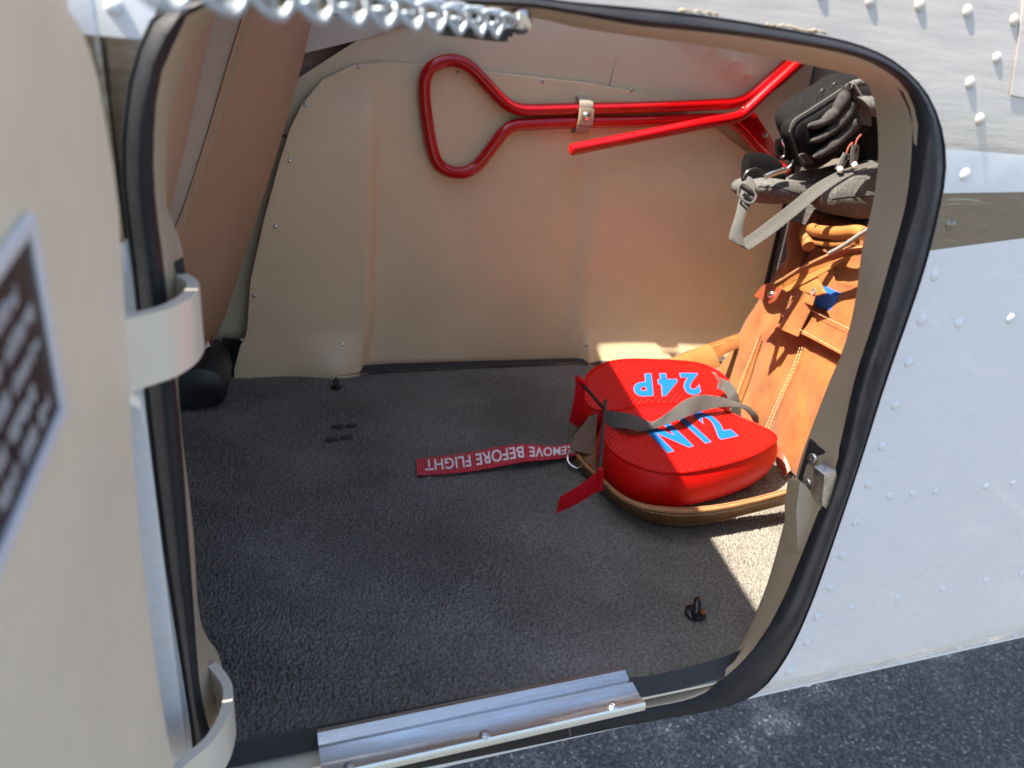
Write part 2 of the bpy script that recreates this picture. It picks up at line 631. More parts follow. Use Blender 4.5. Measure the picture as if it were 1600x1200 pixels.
def slab(name, pts, th, m, parent=None, direction=None, bevel=0.0, smooth=True):
    """flat polygon extruded by th along direction (default its normal), edges bevelled"""
    P = [Vector(p) for p in pts]
    nrm = Vector((0, 0, 0))
    for i in range(len(P)):
        nrm += P[i].cross(P[(i + 1) % len(P)])
    nrm.normalize()
    d = (Vector(direction).normalized() if direction else nrm) * th
    bm = bmesh.new()
    v0 = [bm.verts.new(p) for p in P]
    v1 = [bm.verts.new(p + d) for p in P]
    bm.faces.new(v0)
    bm.faces.new(v1)
    for i in range(len(P)):
        j = (i + 1) % len(P)
        bm.faces.new((v0[i], v0[j], v1[j], v1[i]))
    if bevel:
        bmesh.ops.bevel(bm, geom=list(bm.edges), offset=bevel, segments=2, affect='EDGES', profile=0.6)
    return bm_obj(name, bm, m, parent, smooth=smooth)


def box(name, lo, hi, m, parent=None, bevel=0.0, rot=None):
    bm = bmesh.new()
    bmesh.ops.create_cube(bm, size=1.0)
    lo, hi = Vector(lo), Vector(hi)
    c, s = (lo + hi) / 2, hi - lo
    for v in bm.verts:
        v.co = Vector((v.co.x * s.x, v.co.y * s.y, v.co.z * s.z))
    if bevel:
        bmesh.ops.bevel(bm, geom=list(bm.edges), offset=bevel, segments=2, affect='EDGES')
    M = Matrix.Translation(c) @ (rot.to_4x4() if rot else Matrix())
    bmesh.ops.transform(bm, matrix=M, verts=bm.verts)
    return bm_obj(name, bm, m, parent)


def revolve_mesh(name, prof, m, seg=14):
    """profile [(r, h)...] revolved about Z; returns mesh data"""
    V, F = [], []
    for r, h in prof:
        for k in range(seg):
            a = 2 * math.pi * k / seg
            V.append((r * math.cos(a), r * math.sin(a), h))
    for i in range(len(prof) - 1):
        for k in range(seg):
            a, b = i * seg + k, i * seg + (k + 1) % seg
            F.append((a, b, b + seg, a + seg))
    F.append(tuple((len(prof) - 1) * seg + k for k in range(seg)))
    me = bpy.data.meshes.new(name)
    me.from_pydata(V, [], F)
    bm = bmesh.new()
    bm.from_mesh(me)
    bmesh.ops.recalc_face_normals(bm, faces=bm.faces)
    bm.to_mesh(me)
    bm.free()
    me.shade_smooth()
    me.set_sharp_from_angle(angle=math.radians(45))
    me.materials.append(m)
    return me


def put(name, me, loc, normal, parent, scale=1.0, spin=0.0):
    """place shared mesh data with its Z along normal"""
    o = bpy.data.objects.new(name, me)
    COL.objects.link(o)
    adopt(o, parent)
    o.location = loc
    q = Vector(normal).to_track_quat('Z', 'Y')
    o.rotation_euler = (q.to_matrix() @ Matrix.Rotation(spin, 3, 'Z')).to_euler()
    o.scale = (scale,) * 3
    return o


def stitches(name, path, nrm, m, parent, pitch=0.006, ln=0.0042, r=0.00055):
    """a run of thread stitches along a path, one part"""
    P = [Vector(p) for p in path]
    L = sum((P[i + 1] - P[i]).length for i in range(len(P) - 1))
    n = max(2, int(L / pitch))
    S = spline(P, n * 4 + 1)
    V, F = [], []
    N = Vector(nrm).normalized()
    for i in range(n):
        a, b = S[i * 4], S[min(i * 4 + 3, len(S) - 1)]
        t = b - a
        if t.length < 1e-6:
            continue
        s = t.cross(N).normalized() * r
        o = len(V)
        for p, hh in ((a, 0.0), (a.lerp(b, 0.5), 1.0), (b, 0.0)):
            V += [p - s, p + N * (r * (0.4 + hh)), p + s]
        for q in (0, 3):
            F += [(o + q, o + q + 1, o + q + 4, o + q + 3), (o + q + 1, o + q + 2, o + q + 5, o + q + 4)]
    ob = mesh(name, V, F, m, parent, smooth=True, recalc=False)
    return ob


SCREWDARK = mat('lining_screw', (0.30, 0.27, 0.23), 0.4, metal=0.8)
SCREW = revolve_mesh('screw', [(0.0042, -0.001), (0.0042, 0.0006), (0.0036, 0.0016), (0.0020, 0.0021), (0.0013, 0.0021),
                               (0.0011, 0.0012)], STEEL, 12)
RIVET = revolve_mesh('rivet', [(0.0051, -0.0005), (0.0049, 0.0002), (0.0041, 0.0011), (0.0027, 0.0018), (0.0009, 0.0021)], WHITE, 12)
RIVET_PROFILE = [(0.0051, -0.0005), (0.0049, 0.0002), (0.0041, 0.0011), (0.0027, 0.0018), (0.0009, 0.0021)]
RIVET_TAUPE = revolve_mesh('rivet_taupe', RIVET_PROFILE, mat('taupe_paint', (0.44, 0.40, 0.355), 0.35, coat=0.4), 12)
RIVET_DARK = revolve_mesh('rivet_dark', RIVET_PROFILE, mat('dark_metal_paint', (0.20, 0.18, 0.15), 0.25, metal=0.9), 12)
SNAP = revolve_mesh('snap', [(0.0075, -0.001), (0.0078, 0.001), (0.0066, 0.0032), (0.004, 0.0044), (0.0012, 0.0048)], BRASS, 16)


# ------------------------------------------------------------------ the ground
bm = bmesh.new()
bmesh.ops.create_grid(bm, x_segments=4, y_segments=4, size=120)
bmesh.ops.translate(bm, verts=bm.verts, vec=(0, 0, -0.9))
g = bm_obj('asphalt_ground', bm, ASPHALT, None, smooth=False)
g['kind'] = 'structure'
g['label'] = 'dark grey asphalt apron under the aircraft'

# ------------------------------------------------------------------ the aircraft
plane = thing('airplane', 'white riveted light airplane with its baggage door swung open', 'airplane')

R_BEND = 0.035


def skin_y(z):
    if z > 0.46:
        t = min(1.0, (z - 0.46) / 0.08)
        # slope eases from 0 to 0.12
        return 0.15 * 0.08 * (t * t / 2) if z < 0.54 else 0.15 * (0.04 + z - 0.54)
    if z > -0.027:
        return 0.0
    return 0.32 * (-0.027 - z)          # the bottom edge is folded under


HOLE = spline([(-0.0628, 0.0000, 0.3839), (-0.0630, 0.0000, 0.4250), (-0.0617, 0.0000, 0.4537), (-0.0535, 0.0000, 0.4929), (-0.0460, 0.0000, 0.5091), (-0.0330, 0.0000, 0.5245), (0.0420, 0.0000, 0.5391), (0.1364, 0.0000, 0.5470), (0.1741, 0.0000, 0.5475), (0.2565, 0.0000, 0.5499), (0.3518, 0.0000, 0.5476), (0.3926, 0.0000, 0.5433), (0.4207, 0.0000, 0.5349), (0.4470, 0.0000, 0.5200), (0.4657, 0.0000, 0.5002), (0.4781, 0.0000, 0.4788), (0.4856, 0.0000, 0.4514), (0.4913, 0.0000, 0.3923), (0.4893, -0.0000, 0.2990), (0.4899, 0.0000, 0.2177), (0.4883, 0.0000, 0.1158), (0.4853, -0.0000, 0.0595), (0.4780, 0.0000, 0.0103), (0.4632, 0.0000, -0.0266), (0.4419, 0.0000, -0.0471), (0.3940, 0.0000, -0.0502), (0.3222, 0.0000, -0.0452), (0.1934, 0.0000, -0.0420), (0.0798, 0.0000, -0.0385), (-0.0210, 0.0000, -0.0353), (-0.0524, 0.0000, -0.0160), (-0.0600, 0.0000, 0.0143), (-0.0607, 0.0000, 0.0728), (-0.0640, 0.0000, 0.2018), (-0.0643, 0.0000, 0.2943)], 150, True)
HOLE2 = [(p.x, p.z) for p in HOLE]

# near side skin with the rounded door opening
bm = bmesh.new()
outer = [(-1.6, -0.0495), (2.8, -0.0495), (2.8, 0.86), (-1.6, 0.86)]


def add_loop(pts):
    vs = [bm.verts.new((x, 0, z)) for x, z in pts]
    return [bm.edges.new((vs[i], vs[(i + 1) % len(vs)])) for i in range(len(vs))]


eds = add_loop(outer) + add_loop(HOLE2)
bmesh.ops.triangle_fill(bm, use_beauty=True, edges=eds)
for zc in [-0.027, 0.46, 0.475, 0.49, 0.505, 0.52, 0.54]:
    bmesh.ops.bisect_plane(bm, geom=list(bm.verts) + list(bm.edges) + list(bm.faces), plane_co=(0, 0, zc), plane_no=(0, 0, 1))
for v in bm.verts:
    v.co.y = skin_y(v.co.z)
ret = bmesh.ops.extrude_face_region(bm, geom=list(bm.faces))
for v in [e for e in ret['geom'] if isinstance(e, bmesh.types.BMVert)]:
    v.co.y += 0.0025
skin = bm_obj('fuselage_skin', bm, SKIN, plane, sharp=30)

RIVETS = [(0.5045, 0.0000, 0.3924), (0.5068, -0.0000, 0.3550), (0.5082, 0.0000, 0.3179), (0.5085, 0.0000, 0.2783), (0.5095, 0.0000, 0.2384), (0.5088, 0.0000, 0.1993), (0.5083, 0.0000, 0.1596), (0.5057, 0.0000, 0.1219), (0.5038, 0.0000, 0.0847), (0.4999, 0.0000, 0.0496), (0.4972, 0.0000, 0.0186), (0.4863, -0.0000, -0.0175), (0.5393, 0.0000, 0.1837), (0.5680, 0.0000, 0.1832), (0.5958, 0.0000, 0.1829), (0.6609, 0.0000, 0.1816), (0.6975, 0.0000, 0.1814), (0.5489, 0.0000, 0.3514), (0.6062, 0.0000, 0.3549), (0.5401, -0.0000, 0.0540), (0.5988, 0.0000, 0.0554), (0.6590, 0.0000, 0.0564), (0.7208, 0.0000, 0.0568), (0.7741, 0.0000, 0.0575), (0.5304, 0.0092, -0.0556), (0.5687, 0.0079, -0.0518), (0.6104, 0.0078, -0.0513), (0.6510, 0.0069, -0.0486), (0.6930, 0.0065, -0.0472), (0.7365, 0.0065, -0.0472), (0.7799, 0.0059, -0.0453), (0.8249, 0.0057, -0.0448), (0.4257, 0.0112, 0.5744), (0.4688, 0.0113, 0.5752), (0.5136, 0.0112, 0.5744), (0.5046, 0.0074, 0.5492), (0.4839, 0.0047, 0.5311), (0.5013, 0.0012, 0.5081), (0.5019, 0.0000, 0.4694), (0.5040, -0.0000, 0.4318), (0.3842, 0.0108, 0.5720), (0.3439, 0.0109, 0.5726), (-0.0583, 0.0030, 0.5202)]
for p in RIVETS:
    z = p[2]
    y = skin_y(z)
    dz = (skin_y(z + 0.002) - skin_y(z - 0.002)) / 0.004
    nr = Vector((0, -1, dz)).normalized()
    small = 0.8 if (z < 0.26 and p[0] > 0.53) or z < -0.02 else 1.0
    put('rivet', (RIVET_TAUPE if z > 0.487 and p[0] > 0.2 else RIVET_DARK if 0.41 < z < 0.457 and p[0] > 0.2 else RIVET), (p[0], y, z), nr, skin, small * (0.92 if z > 0.487 else 1.0) * random.uniform(0.95, 1.05), random.random() * 6)

slab('doubler_plate', [(q[0], q[1] - 0.0002, q[2]) for q in [(0.5239, 0.0039, 0.5262), (0.5351, 0.0039, 0.5257), (0.5805, 0.0035, 0.5233), (0.5659, 0.0152, 0.6015), (0.5144, 0.0143, 0.5955), (0.5203, 0.0095, 0.5635)]], 0.0009, SKIN, skin, direction=(0, -1, 0.15), bevel=0.0003)

# belly, roof with the rear window opening, far skin, tail and nose closures: the shell that shades the cabin
FAR = 0.86
bel = [(-0.0655, 0.03), (-0.0655, FAR)]
V = [(-1.6, 0.0070, -0.0497), (2.8, 0.0070, -0.0497), (2.8, FAR, -0.0497), (-1.6, FAR, -0.0497)]
slab('belly_skin', V, 0.004, WHITE, plane, direction=(0, 0, -1), smooth=False)
slab('far_skin', [(-1.6, FAR, -0.065), (2.8, FAR, -0.065), (2.8, FAR, 0.45), (-1.6, FAR, 0.45)], 0.003, WHITE, plane,
     direction=(0, 1, 0), smooth=False)
slab('far_upper_skin', [(-1.6, FAR, 0.76), (2.8, FAR, 0.76), (2.8, FAR, 0.86), (-1.6, FAR, 0.86)], 0.003, WHITE, plane,
     direction=(0, 1, 0), smooth=False)
slab('far_aft_skin', [(0.52, FAR, 0.45), (2.8, FAR, 0.45), (2.8, FAR, 0.76), (0.52, FAR, 0.76)], 0.003, WHITE, plane,
     direction=(0, 1, 0), smooth=False)
# roof panel with the wrap-round rear window opening above the baggage bay
ZR = 0.8
bm = bmesh.new()


def add_loop3(pts):
    vs = [bm.verts.new(p) for p in pts]
    return [bm.edges.new((vs[i], vs[(i + 1) % len(vs)])) for i in range(len(vs))]


eds = add_loop3([(-1.6, 0.047, ZR), (2.8, 0.047, ZR), (2.8, FAR, ZR), (-1.6, FAR, ZR)])
WIN = [(0.021, 0.066), (0.154, 0.75), (0.164, 0.772), (0.186, 0.778), (0.80, 0.778), (0.82, 0.75), (0.82, 0.09), (0.80, 0.066)]
eds += add_loop3([(x, y, ZR) for x, y in WIN])
bmesh.ops.triangle_fill(bm, use_beauty=True, edges=eds)
ret = bmesh.ops.extrude_face_region(bm, geom=list(bm.faces))
for v in [e for e in ret['geom'] if isinstance(e, bmesh.types.BMVert)]:
    v.co.z += 0.012
roof = bm_obj('cabin_roof', bm, LINING2, plane, smooth=False)
# aft bulkhead of the bay, dark carpet with a black edge trim
slab('aft_bulkhead', [(1.0, 0.02, -0.01), (1.0, 0.85, -0.01), (1.0, 0.85, 0.40), (1.0, 0.02, 0.40)], 0.006, DARKCARPET, plane,
     direction=(1, 0, 0))
SHADELINING = mat('shaded_bulkhead_vinyl', (0.17, 0.152, 0.13), 0.7, var=0.06, bump=0.3, bscale=400)  # lining colour darkened to paint in the shade up here
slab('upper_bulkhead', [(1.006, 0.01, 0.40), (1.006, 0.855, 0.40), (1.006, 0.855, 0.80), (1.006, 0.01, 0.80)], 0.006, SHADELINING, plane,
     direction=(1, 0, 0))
tube('bulkhead_trim', [Vector((0.994, 0.786, 0.0)), Vector((0.994, 0.79, 0.2)), Vector((0.996, 0.795, 0.40))], 0.007, BLACK, plane, 8)
# cabin end far ahead, so the shell is closed
slab('cabin_front', [(-1.59, 0.01, -0.06), (-1.59, 0.85, -0.06), (-1.59, 0.85, 0.8), (-1.59, 0.01, 0.8)], 0.005, LINING2, plane,
     direction=(-1, 0, 0))
slab('tail_closure', [(2.79, 0.04, -0.06), (2.79, 0.85, -0.06), (2.79, 0.85, 0.8), (2.79, 0.04, 0.8)], 0.005, WHITE, plane,
     direction=(1, 0, 0))
slab('floor_pan', [(-1.59, 0.02, -0.02), (1.0, 0.02, -0.02), (1.0, 0.85, -0.02), (-1.59, 0.85, -0.02)], 0.006, BEIGE, plane,
     direction=(0, 0, -1), smooth=False)


# ---- far side lining: upper vinyl wall and the moulded panel screwed on it
def panel_y(x, z):
    """moulded depth of the screwed side panel"""
    y = 0.793
    # left field stands proud, steps back at the crease, right field steps forward again
    xc = 0.172 - 0.012 * sstep(0.1, 0.0, z)
    y -= 0.026 * (1 - sstep(xc - 0.002, xc + 0.022, x)) * sstep(0.50, 0.36, z)
    xr = 0.575 + 0.004 * math.sin(z * 9)
    y -= 0.012 * sstep(xr - 0.03, xr + 0.012, x) * sstep(0.44, 0.30, z)
    y += 0.006 * sstep(0.30, 0.60, x) * (1 - sstep(0.40, 0.58, x)) * sstep(0.5, 0.3, z)
    # kicked-out foot, with a crisp crease on the right and a soft one on the left
    top = 0.062 - 0.012 * sstep(0.66, 0.95, x)
    kick = max(0.0, (top - z)) / 0.062
    if x > 0.585:
        y -= 0.027 * kick * sstep(0.585, 0.60, x)
    kl = math.exp(-((x - 0.12) / 0.055) ** 2) * sstep(0.085, 0.0, z)
    y -= 0.020 * kl
    return y


def panel_top(x):
    pts = [(-0.045, 0.012), (-0.033, 0.055), (-0.022, 0.075), (-0.012, 0.165), (0.012, 0.26), (0.040, 0.355), (0.056, 0.400),
           (0.075, 0.435), (0.105, 0.470), (0.150, 0.494), (0.20, 0.503), (0.30, 0.504), (0.42, 0.502), (0.55, 0.500), (0.63, 0.494),
           (0.72, 0.476), (0.80, 0.45), (0.90, 0.40), (0.99, 0.34)]
    for i in range(len(pts) - 1):
        if x <= pts[i + 1][0]:
            t = (x - pts[i][0]) / (pts[i + 1][0] - pts[i][0])
            return pts[i][1] + (pts[i + 1][1] - pts[i][1]) * t
    return pts[-1][1]


xs = [-0.045 + 0.003 * i for i in range(60)] + [0.135 + 0.005 * i for i in range(171)]
xs = sorted(set([round(x, 4) for x in xs if x <= 0.99]))
NZ = 70
V, F = [], []
for x in xs:
    zt = panel_top(x)
    for k in range(NZ + 1):
        f = (k / NZ) ** 1.15
        z = -0.012 + (zt + 0.012) * f
        V.append((x, panel_y(x, z), z))
    V.append((x, panel_y(x, zt) + 0.007, zt + 0.0015))
W = NZ + 2
for i in range(len(xs) - 1):
    for k in range(W - 1):
        a = i * W + k
        F.append((a, a + W, a + W + 1, a + 1))
mesh('side_panel', V, F, LINING, plane, sharp=24)
side = bpy.data.objects['side_panel']
for p in [(0.1605, 0.7850, 0.4936), (0.0790, 0.7850, 0.4341), (0.0535, 0.7850, 0.3536), (0.0292, 0.7850, 0.2525), (-0.0077, 0.7850, 0.1401), (-0.0313, 0.7850, 0.0652), (0.1310, 0.7850, 0.0549), (0.3152, 0.7850, 0.4971), (0.4585, 0.7850, 0.4977), (0.6241, 0.7850, 0.4971), (0.5963, 0.7850, 0.0351)]:
    x, z = p[0], p[2]
    e = 0.003
    nr = Vector(((panel_y(x + e, z) - panel_y(x - e, z)) / (2 * e), -1, (panel_y(x, z + e) - panel_y(x, z - e)) / (2 * e)))
    put('screw', SCREW, (x, panel_y(x, z) - 0.0006, z), nr, side, 0.72, random.random() * 3)


def upper_y(x, z):
    y = 0.802
    y += 0.012 * sstep(0.55, 0.75, z)
    # slanting conduit bulge at the aft top, and a soft bulge under the latch
    d = (z - 0.600 + 0.42 * (x - 0.72)) / 0.016
    y -= 0.012 * math.exp(-d * d) * sstep(0.62, 0.70, x) * (1 - sstep(0.86, 0.93, x))
    return y


V, F = [], []
ux = [-0.13 + 0.012 * i for i in range(95)]
NZ2 = 44


def low_edge(x):
    return 0.0


def up_edge(x):
    """top edge of the vinyl: it drops away forward, under the window trim"""
    pts = [(-0.2, 0.33), (0.05, 0.455), (0.18, 0.545), (0.235, 0.562), (0.30, 0.80), (1.2, 0.80)]
    for i in range(len(pts) - 1):
        if x <= pts[i + 1][0]:
            t = (x - pts[i][0]) / (pts[i + 1][0] - pts[i][0])
            return pts[i][1] + (pts[i + 1][1] - pts[i][1]) * t
    return 0.8


for x in ux:
    for k in range(NZ2 + 1):
        z = -0.012 + (up_edge(x) + 0.012) * k / NZ2
        V.append((x, upper_y(x, z), z))
W = NZ2 + 1
for i in range(len(ux) - 1):
    for k in range(W - 1):
        a = i * W + k
        F.append((a, a + W, a + W + 1, a + 1))
ul = mesh('upper_lining', V, F, LINING2, plane, sharp=40)
# butt seam in the vinyl, the forward seam mark and the gusset under the window trim
tube('lining_seam', [Vector((0.585, 0.8025, 0.50)), Vector((0.592, 0.803, 0.545)), Vector((0.60, 0.805, 0.62))], 0.0011, DARKTRIM, ul, 6)
box('lining_notch', (0.0391, 0.8000, 0.3831), (0.0507, 0.8030, 0.3873), DARKTRIM, ul)
GUSSET = mat('gusset_cloth', (0.30, 0.205, 0.175), 0.8, var=0.1)
slab('window_gusset', [(-0.2, 0.825, 0.30), (0.36, 0.825, 0.50), (0.36, 0.825, 0.60), (0.22, 0.825, 0.575), (-0.2, 0.825, 0.53)], 0.004, GUSSET, plane, direction=(0, 1, 0))
slab('window_trim', [(0.0474, 0.8000, 0.4894), (0.0769, 0.8000, 0.5034), (0.1784, 0.8000, 0.5359), (0.2363, 0.8000, 0.5593), (0.2556, 0.8000, 0.5727), (0.2356, 0.8000, 0.5802), (0.1591, 0.8000, 0.5668), (0.0943, 0.8000, 0.5531), (0.0491, 0.8000, 0.5416)], 0.02, TRIM, plane, direction=(0, 1, 0), bevel=0.002)
slab('lining_flap', [(0.1781, 0.7980, 0.5358), (0.2088, 0.7980, 0.5494), (0.2949, 0.7980, 0.5795), (0.2842, 0.7980, 0.5907), (0.2352, 0.7980, 0.5801), (0.2503, 0.7980, 0.5712)], 0.005, SEATGREY, plane, direction=(0, 1, 0))
def pane_mat():
    m = bpy.data.materials.new('window_acrylic')
    m.use_nodes = True
    nt = m.node_tree
    out = nt.nodes['Material Output']
    nt.nodes.remove(nt.nodes['Principled BSDF'])
    tr = nt.nodes.new('ShaderNodeBsdfTransparent')
    tr.inputs['Color'].default_value = (0.93, 0.95, 0.96, 1)
    gl = nt.nodes.new('ShaderNodeBsdfGlossy')
    gl.inputs['Roughness'].default_value = 0.03
    fr = nt.nodes.new('ShaderNodeFresnel')
    mx = nt.nodes.new('ShaderNodeMixShader')
    nt.links.new(fr.outputs[0], mx.inputs[0])
    nt.links.new(tr.outputs[0], mx.inputs[1])
    nt.links.new(gl.outputs[0], mx.inputs[2])
    nt.links.new(mx.outputs[0], out.inputs['Surface'])
    return m


slab('window_pane', [(-1.55, 0.852, 0.45), (0.515, 0.852, 0.45), (0.515, 0.852, 0.76), (-1.55, 0.852, 0.76)], 0.004, pane_mat(), plane, direction=(0, 1, 0), smooth=False)
latch = box('door_latch_block', (0.112, 0.055, 0.526), (0.158, 0.085, 0.56), BLACK, plane, 0.003)

# ---- door frame: moulded beige jamb from the seal into the bay
SEAL_IN = [(-0.0484, 0.0000, 0.3839), (-0.0492, 0.0000, 0.4255), (-0.0482, 0.0000, 0.4513), (-0.0430, 0.0000, 0.4851), (-0.0347, 0.0000, 0.5046), (-0.0182, 0.0000, 0.5258), (0.0420, 0.0000, 0.5325), (0.1369, 0.0000, 0.5418), (0.1749, 0.0000, 0.5418), (0.2155, 0.0000, 0.5402), (0.2585, 0.0000, 0.5412), (0.3045, 0.0000, 0.5415), (0.3702, 0.0000, 0.5393), (0.4017, 0.0000, 0.5336), (0.4249, 0.0000, 0.5244), (0.4435, 0.0000, 0.5072), (0.4502, 0.0000, 0.4927), (0.4610, 0.0000, 0.4473), (0.4634, -0.0000, 0.3988), (0.4645, -0.0000, 0.3504), (0.4638, -0.0000, 0.3003), (0.4703, 0.0000, 0.2132), (0.4622, 0.0000, 0.1052), (0.4559, 0.0000, 0.0650), (0.4430, 0.0000, 0.0324), (0.4192, -0.0000, -0.0028), (0.3814, 0.0000, -0.0266), (0.3188, 0.0000, -0.0270), (0.1916, 0.0000, -0.0242), (0.0795, 0.0000, -0.0232), (-0.0203, 0.0000, -0.0209), (-0.0448, 0.0000, -0.0043), (-0.0487, 0.0000, 0.0376), (-0.0527, 0.0000, 0.0892), (-0.0507, 0.0000, 0.1895), (-0.0486, 0.0000, 0.2930)]
JAMB_IN = [(-0.0482, 0.0480, 0.4141), (-0.0474, 0.0480, 0.4271), (-0.0458, 0.0480, 0.4451), (-0.0417, 0.0480, 0.4695), (-0.0285, 0.0480, 0.5034), (-0.0077, 0.0480, 0.5244), (0.0467, 0.0480, 0.5302), (0.1531, 0.0480, 0.5396), (0.1960, 0.0480, 0.5373), (0.2415, 0.0480, 0.5363), (0.2901, 0.0480, 0.5356), (0.3425, 0.0480, 0.5337), (0.4112, 0.0480, 0.5293), (0.4265, 0.0480, 0.5280), (0.4409, 0.0480, 0.5168), (0.4517, 0.0480, 0.4993), (0.4645, 0.0480, 0.4668), (0.4708, 0.0480, 0.4320), (0.4723, 0.0480, 0.4005), (0.4812, 0.0480, 0.3562), (0.4836, 0.0480, 0.3151), (0.4782, 0.0480, 0.2783), (0.4736, 0.0480, 0.2368), (0.4708, 0.0480, 0.2033), (0.4726, 0.0480, 0.1428), (0.4723, 0.0460, 0.0636), (0.4552, 0.0360, 0.0137), (0.4390, 0.0280, -0.0050), (0.4096, 0.0180, -0.0200), (0.3678, 0.0130, -0.0267), (0.3251, 0.0120, -0.0266), (0.1957, 0.0120, -0.0247), (0.0815, 0.0120, -0.0276), (0.0039, 0.0120, -0.0292), (-0.0325, 0.0200, -0.0261), (-0.0458, 0.0400, -0.0169), (-0.0429, 0.0480, 0.0093), (-0.0401, 0.0480, 0.0399), (-0.0403, 0.0480, 0.0667), (-0.0438, 0.0480, 0.0837), (-0.0501, 0.0480, 0.0977), (-0.0532, 0.0480, 0.1289), (-0.0514, 0.0480, 0.1967), (-0.0526, 0.0480, 0.2681), (-0.0518, 0.0480, 0.3188), (-0.0460, 0.0480, 0.3530), (-0.0418, 0.0480, 0.3735), (-0.0407, 0.0480, 0.3918), (-0.0425, 0.0480, 0.4003), (-0.0463, 0.0480, 0.4086)]


def rel(loop, n):
    return spline(loop, n, True)


NJ = 160
A = rel(SEAL_IN, NJ)
B = rel(JAMB_IN, NJ)
# match the two rings by angle around the opening's centre
CX, CZ = 0.21, 0.255


def by_angle(loop, n, sx=1.0):
    ang = [math.atan2((p.z - CZ) / 0.29, (p.x - CX) / 0.27) for p in loop]
    k = len(loop)
    out = []
    for i in range(n):
        th = -math.pi + 2 * math.pi * (i + 0.5) / n
        best = None
        for j in range(k):
            a0, a1 = ang[j], ang[(j + 1) % k]
            d = (a1 - a0 + math.pi) % (2 * math.pi) - math.pi
            e = (th - a0 + math.pi) % (2 * math.pi) - math.pi
            if abs(d) > 1e-9 and 0 <= e / d <= 1:
                best = loop[j].lerp(loop[(j + 1) % k], e / d)
                break
        out.append(best if best else loop[min(range(k), key=lambda q: abs((ang[q] - th + math.pi) % (2 * math.pi) - math.pi))].copy())
    return out


A = by_angle(rel(SEAL_IN, 240), NJ)
B = by_angle(rel(JAMB_IN, 240), NJ)
loops = []
for f, push, yy in ((-0.06, 0.0, -0.022), (0.0, 0.0, 0.0045), (0.10, 0.0006, 0.007), (0.30, 0.0008, 0.014), (0.62, 0.0004, 0.029), (0.90, 0.0, 0.043),
                    (0.985, -0.0008, 0.0475), (1.0, -0.004, 0.049)):
    L_ = []
    for a, b in zip(A, B):
        p = a.lerp(b, max(f, 0))
        yf = yy * (b.y / 0.048) if yy > 0 else yy
        c = Vector((CX, 0, CZ))
        out = Vector((p.x - CX, 0, p.z - CZ)).normalized()
        p = Vector((p.x, yf, p.z)) + out * (-push if f < 1 else 0.006)
        if f < 0:
            p = Vector((p.x, 0.010 if p.z < 0.02 else -yy, p.z)) + out * (0.001 if p.z < 0.02 else 0.012)
        L_.append(p)
    loops.append(L_)
# a back flange joins the lining inside the bay
L_ = []
for p in loops[-1]:
    out = Vector((p.x - CX, 0, p.z - CZ)).normalized()
    L_.append(Vector((p.x, p.y + 0.004, p.z)) + out * (0.05 if p.z > 0.02 else 0.004))
loops.append(L_)
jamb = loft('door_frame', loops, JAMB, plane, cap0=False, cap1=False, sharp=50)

# ---- black door seal: a soft bulb section running round the opening
So = by_angle(HOLE, NJ)
loops = []
for f, y in ((0.02, 0.003), (0.03, 0.0), (0.12, -0.0012), (0.28, -0.0032), (0.48, -0.0058), (0.68, -0.0068), (0.86, -0.0050), (0.96, -0.0018), (1.0, 0.003), (1.01, 0.007)):
    loops.append([Vector((o.x + (i.x - o.x) * f, y * (0.45 + 0.55 * sstep(-0.03, 0.06, o.z)) + (skin_y(o.z) if o.z > 0 else 0.0), o.z + (i.z - o.z) * f)) for o, i in zip(So, A)])
seal = loft('door_seal', loops, RUBBER, plane, cap0=False, cap1=False, sharp=60)
# thin dark lip where the skin meets the seal
lip = [Vector((o.x, (skin_y(o.z) if o.z > 0 else 0.3 * skin_y(o.z)) - 0.0002, o.z)) for o in So]
tube('seal_lip', lip, 0.0009, RUBBER, plane, 6, True)

# crumbs of old sealant along the seal's outer edge
SEALANT = mat('old_sealant', (0.34, 0.28, 0.19), 0.8, var=0.3, vscale=90, bump=0.8, bscale=300)
for run in ([(0.2989, -0.0020, 0.5494), (0.3064, -0.0020, 0.5495), (0.3198, -0.0020, 0.5495), (0.3306, -0.0020, 0.5495), (0.3455, -0.0020, 0.5492)], [(0.2386, -0.0020, 0.5506), (0.2506, -0.0020, 0.5509), (0.2638, -0.0020, 0.5509)]):
    P_ = spline(run, 26)
    tube('sealant_residue', [p + Vector((random.uniform(-1, 1) * 0.0005, -0.0012, random.uniform(-1, 1) * 0.0006)) for p in P_], [0.0004 + 0.0016 * abs(noise.noise(p * 160)) for p in P_], SEALANT, plane, 6)

